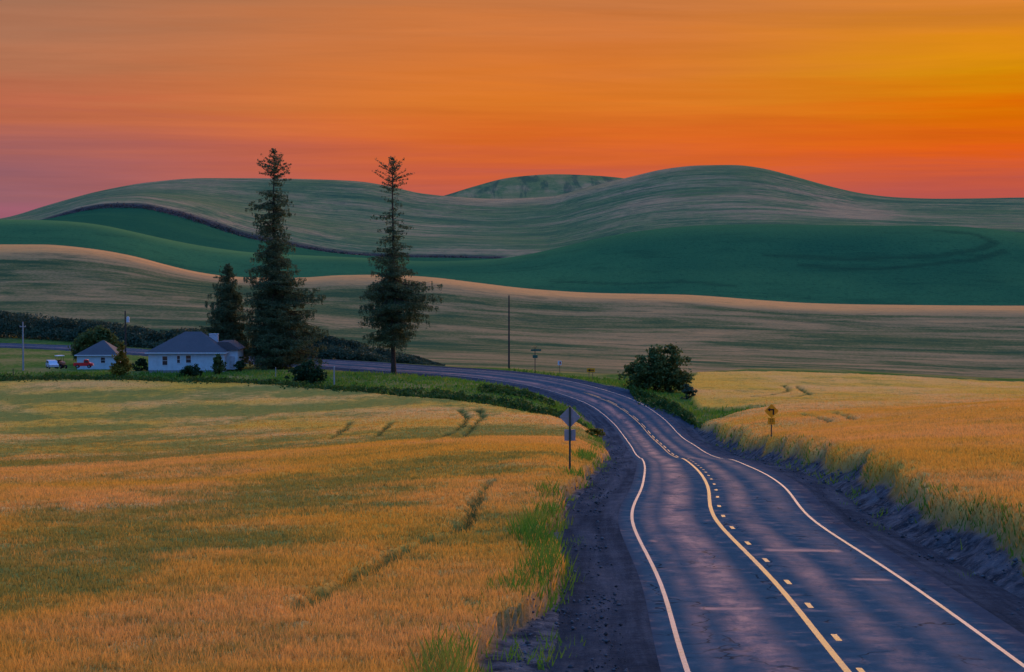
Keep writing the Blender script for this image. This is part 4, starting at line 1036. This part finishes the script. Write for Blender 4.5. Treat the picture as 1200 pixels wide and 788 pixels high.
# signs on the far side of the bend
d = 312; k = d / F; p = spot(692.5, d)
s3 = empty('arrow_sign', p, -.1); tag(s3, 'wide orange yellow sign with one big black arrow on the outside of the bend', 'road sign')
zc = 12.0 * k
q = MB()
for x in (-.3, .3): q.tube((x, 0, -.3), (x, 0, zc), .035)
q.build('post', MPOLE, s3)
q = MB(); q.box(-.66, .66, -.06, -.04, zc - .32, zc + .32, .008); pn = q.build('sign_panel', MYS, s3)
q = MB(); q.prism([(-.10, zc - .08), (.5, zc - .08), (.5, zc + .08), (-.10, zc + .08)], -.066, -.061); q.prism([(-.55, zc), (-.10, zc - .24), (-.10, zc + .24)], -.066, -.061); q.build('arrow', MBLK, pn)
p = spot(656, 318); s4 = empty('marker_sign', p, -.5); tag(s4, 'small white sign with a red mark on a thin post across the bend', 'road sign'); zc = 2.15
MB().box(-.03, .03, -.03, .03, -.3, zc + .3, .005).build('post', MPOLE, s4)
q = MB(); q.box(-.34, .34, -.05, -.034, zc - .36, zc + .36, .01); pn = q.build('sign_panel', MWS, s4)
q = MB(); q.box(-.02, .22, -.056, -.051, zc - .2, zc + .24); q.build('red_mark', MRS, pn)
p = spot(627, 322); s5 = empty('street_sign', p, .2); tag(s5, 'dark green crossed name blades above a small green plate on a post across the bend', 'street sign')
q = MB(); q.box(-.055, .055, -.055, .055, -.3, 4.3, .006); q.build('post', MPOLE, s5)
q = MB(); q.box(-.75, 1.05, -.09, -.06, 3.75, 4.05, .006); b1 = q.build('name_blade', MGS, s5)
q = MB(); q.box(-.95, .75, -.015, .015, 4.31, 4.6, .006); b2 = q.build('name_blade', MGS, s5); b2.rotation_euler = (0, 0, .9)
q = MB(); q.box(-.42, .42, -.09, -.06, 2.55, 3.05, .006); q.build('plate', MGS, s5)
p = spot(671, 246); ref = empty('delineator_post', p); tag(ref, 'short dark reflector post at the shoulder inside the bend', 'post')
MB().box(-.06, .06, -.02, .02, -.2, 1.1, .005).build('post', MPOLE, ref); MB().box(-.05, .05, -.03, -.021, .85, 1.05).build('reflector', MWS, ref)

# ------------------------------------------------------------------ sky and light
SUN_AZ = math.radians(24)        # to the right of the view direction
SUN_EL = math.radians(9)
w = bpy.data.worlds.new('World'); SC.world = w; w.use_nodes = True
t = NT(w); bg = w.node_tree.nodes['Background']
D = t.node('ShaderNodeTexCoord').outputs['Generated']
sx = t.node('ShaderNodeSeparateXYZ'); t.put(sx.inputs[0], D)
X_, Y_, Z_ = sx.outputs
az = t.math('ARCTAN2', X_, Y_)                       # 0 straight ahead, + right
streak = t.noise(t.mapping(D, (1.6, 1.6, 34), rot=(0, math.radians(-2.2), 0)), 2.2, 6, .6, .4)
streak2 = t.noise(t.mapping(D, (3.5, 3.5, 95), rot=(0, math.radians(-1.2), 0)), 2.0, 5, .6, .3)
zz = t.math('ADD', Z_, t.math('MULTIPLY', t.math('SUBTRACT', streak, .5), .044))
zz = t.math('ADD', zz, t.math('MULTIPLY', t.math('SUBTRACT', streak2, .5), .008))
e = t.math('SQRT', t.math('MAXIMUM', zz, 0.0))
UP = [(.48, (.18, .20, .32)), (.62, (.12, .27, .58)), (.80, (.15, .40, .98)), (1.0, (.17, .46, 1.22))]
Rr = [(0, s2l(165, 84, 84)), (.165, s2l(182, 84, 76)), (.200, s2l(196, 86, 58)), (.232, s2l(222, 92, 22)), (.268, s2l(220, 108, 4)), (.305, s2l(214, 140, 8)), (.335, s2l(218, 134, 24)), (.375, s2l(214, 128, 54))]
Cc = [(0, s2l(160, 86, 96)), (.165, s2l(182, 90, 84)), (.205, s2l(208, 96, 58)), (.245, s2l(218, 104, 38)), (.290, s2l(220, 120, 40)), (.335, s2l(212, 120, 56)), (.375, s2l(196, 120, 70))]
Ll = [(0, s2l(150, 92, 118)), (.150, s2l(156, 94, 110)), (.185, s2l(146, 96, 106)), (.225, s2l(160, 98, 98)), (.275, s2l(190, 106, 78)), (.320, s2l(176, 114, 84)), (.375, s2l(158, 114, 90))]
cr_ = t.ramp(e, Rr + UP); cc_ = t.ramp(e, Cc + UP); cl_ = t.ramp(e, Ll + UP)
Bk = [(0, (.035, .16, .52)), (.3, (.045, .18, .58)), (.45, (.06, .20, .60))] + UP[1:]
cb_ = t.ramp(e, Bk)
fr = t.step(az, math.radians(2), math.radians(15)); fl = t.step(az, math.radians(1), math.radians(-17))
c = t.mix(fr, cc_, cr_); c = t.mix(fl, c, cl_)
bk = t.step(t.math('ABSOLUTE', t.math('SUBTRACT', az, SUN_AZ)), math.radians(75), math.radians(150))
c = t.mix(bk, c, cb_)
wisp = t.noise(t.mapping(D, (1.1, 1.1, 19), rot=(0, math.radians(3.5), 0), loc=(4, 1, 2)), 2.4, 7, .66, .9)
br = t.math('ADD', .68, t.math('ADD', t.math('MULTIPLY', streak2, .22), t.math('MULTIPLY', wisp, .42)))
c2 = t.node('ShaderNodeVectorMath', operation='SCALE'); t.put(c2.inputs[0], c); t.put(c2.inputs[3], br)
t.put(bg.inputs[0], c2.outputs[0]); bg.inputs[1].default_value = 1.0
sl = bpy.data.lights.new('sun', 'SUN'); so = bpy.data.objects.new('sun', sl); COL.objects.link(so)
sl.energy = 5.0; sl.angle = math.radians(50); sl.color = (1.0, .54, .22)
sdir = Vector((math.sin(SUN_AZ) * math.cos(SUN_EL), math.cos(SUN_AZ) * math.cos(SUN_EL), math.sin(SUN_EL)))
so.rotation_euler = sdir.to_track_quat('Z', 'Y').to_euler()

SC.view_settings.view_transform = 'Standard'; SC.view_settings.look = 'None'; SC.view_settings.gamma = 1; SC.view_settings.exposure = 0
SC.render.engine = 'CYCLES'
SC.cycles.use_denoising = True
SC.cycles.max_bounces = 5; SC.cycles.diffuse_bounces = 2; SC.cycles.glossy_bounces = 2; SC.cycles.transparent_max_bounces = 4
SC.render.resolution_x = 1024; SC.render.resolution_y = 672
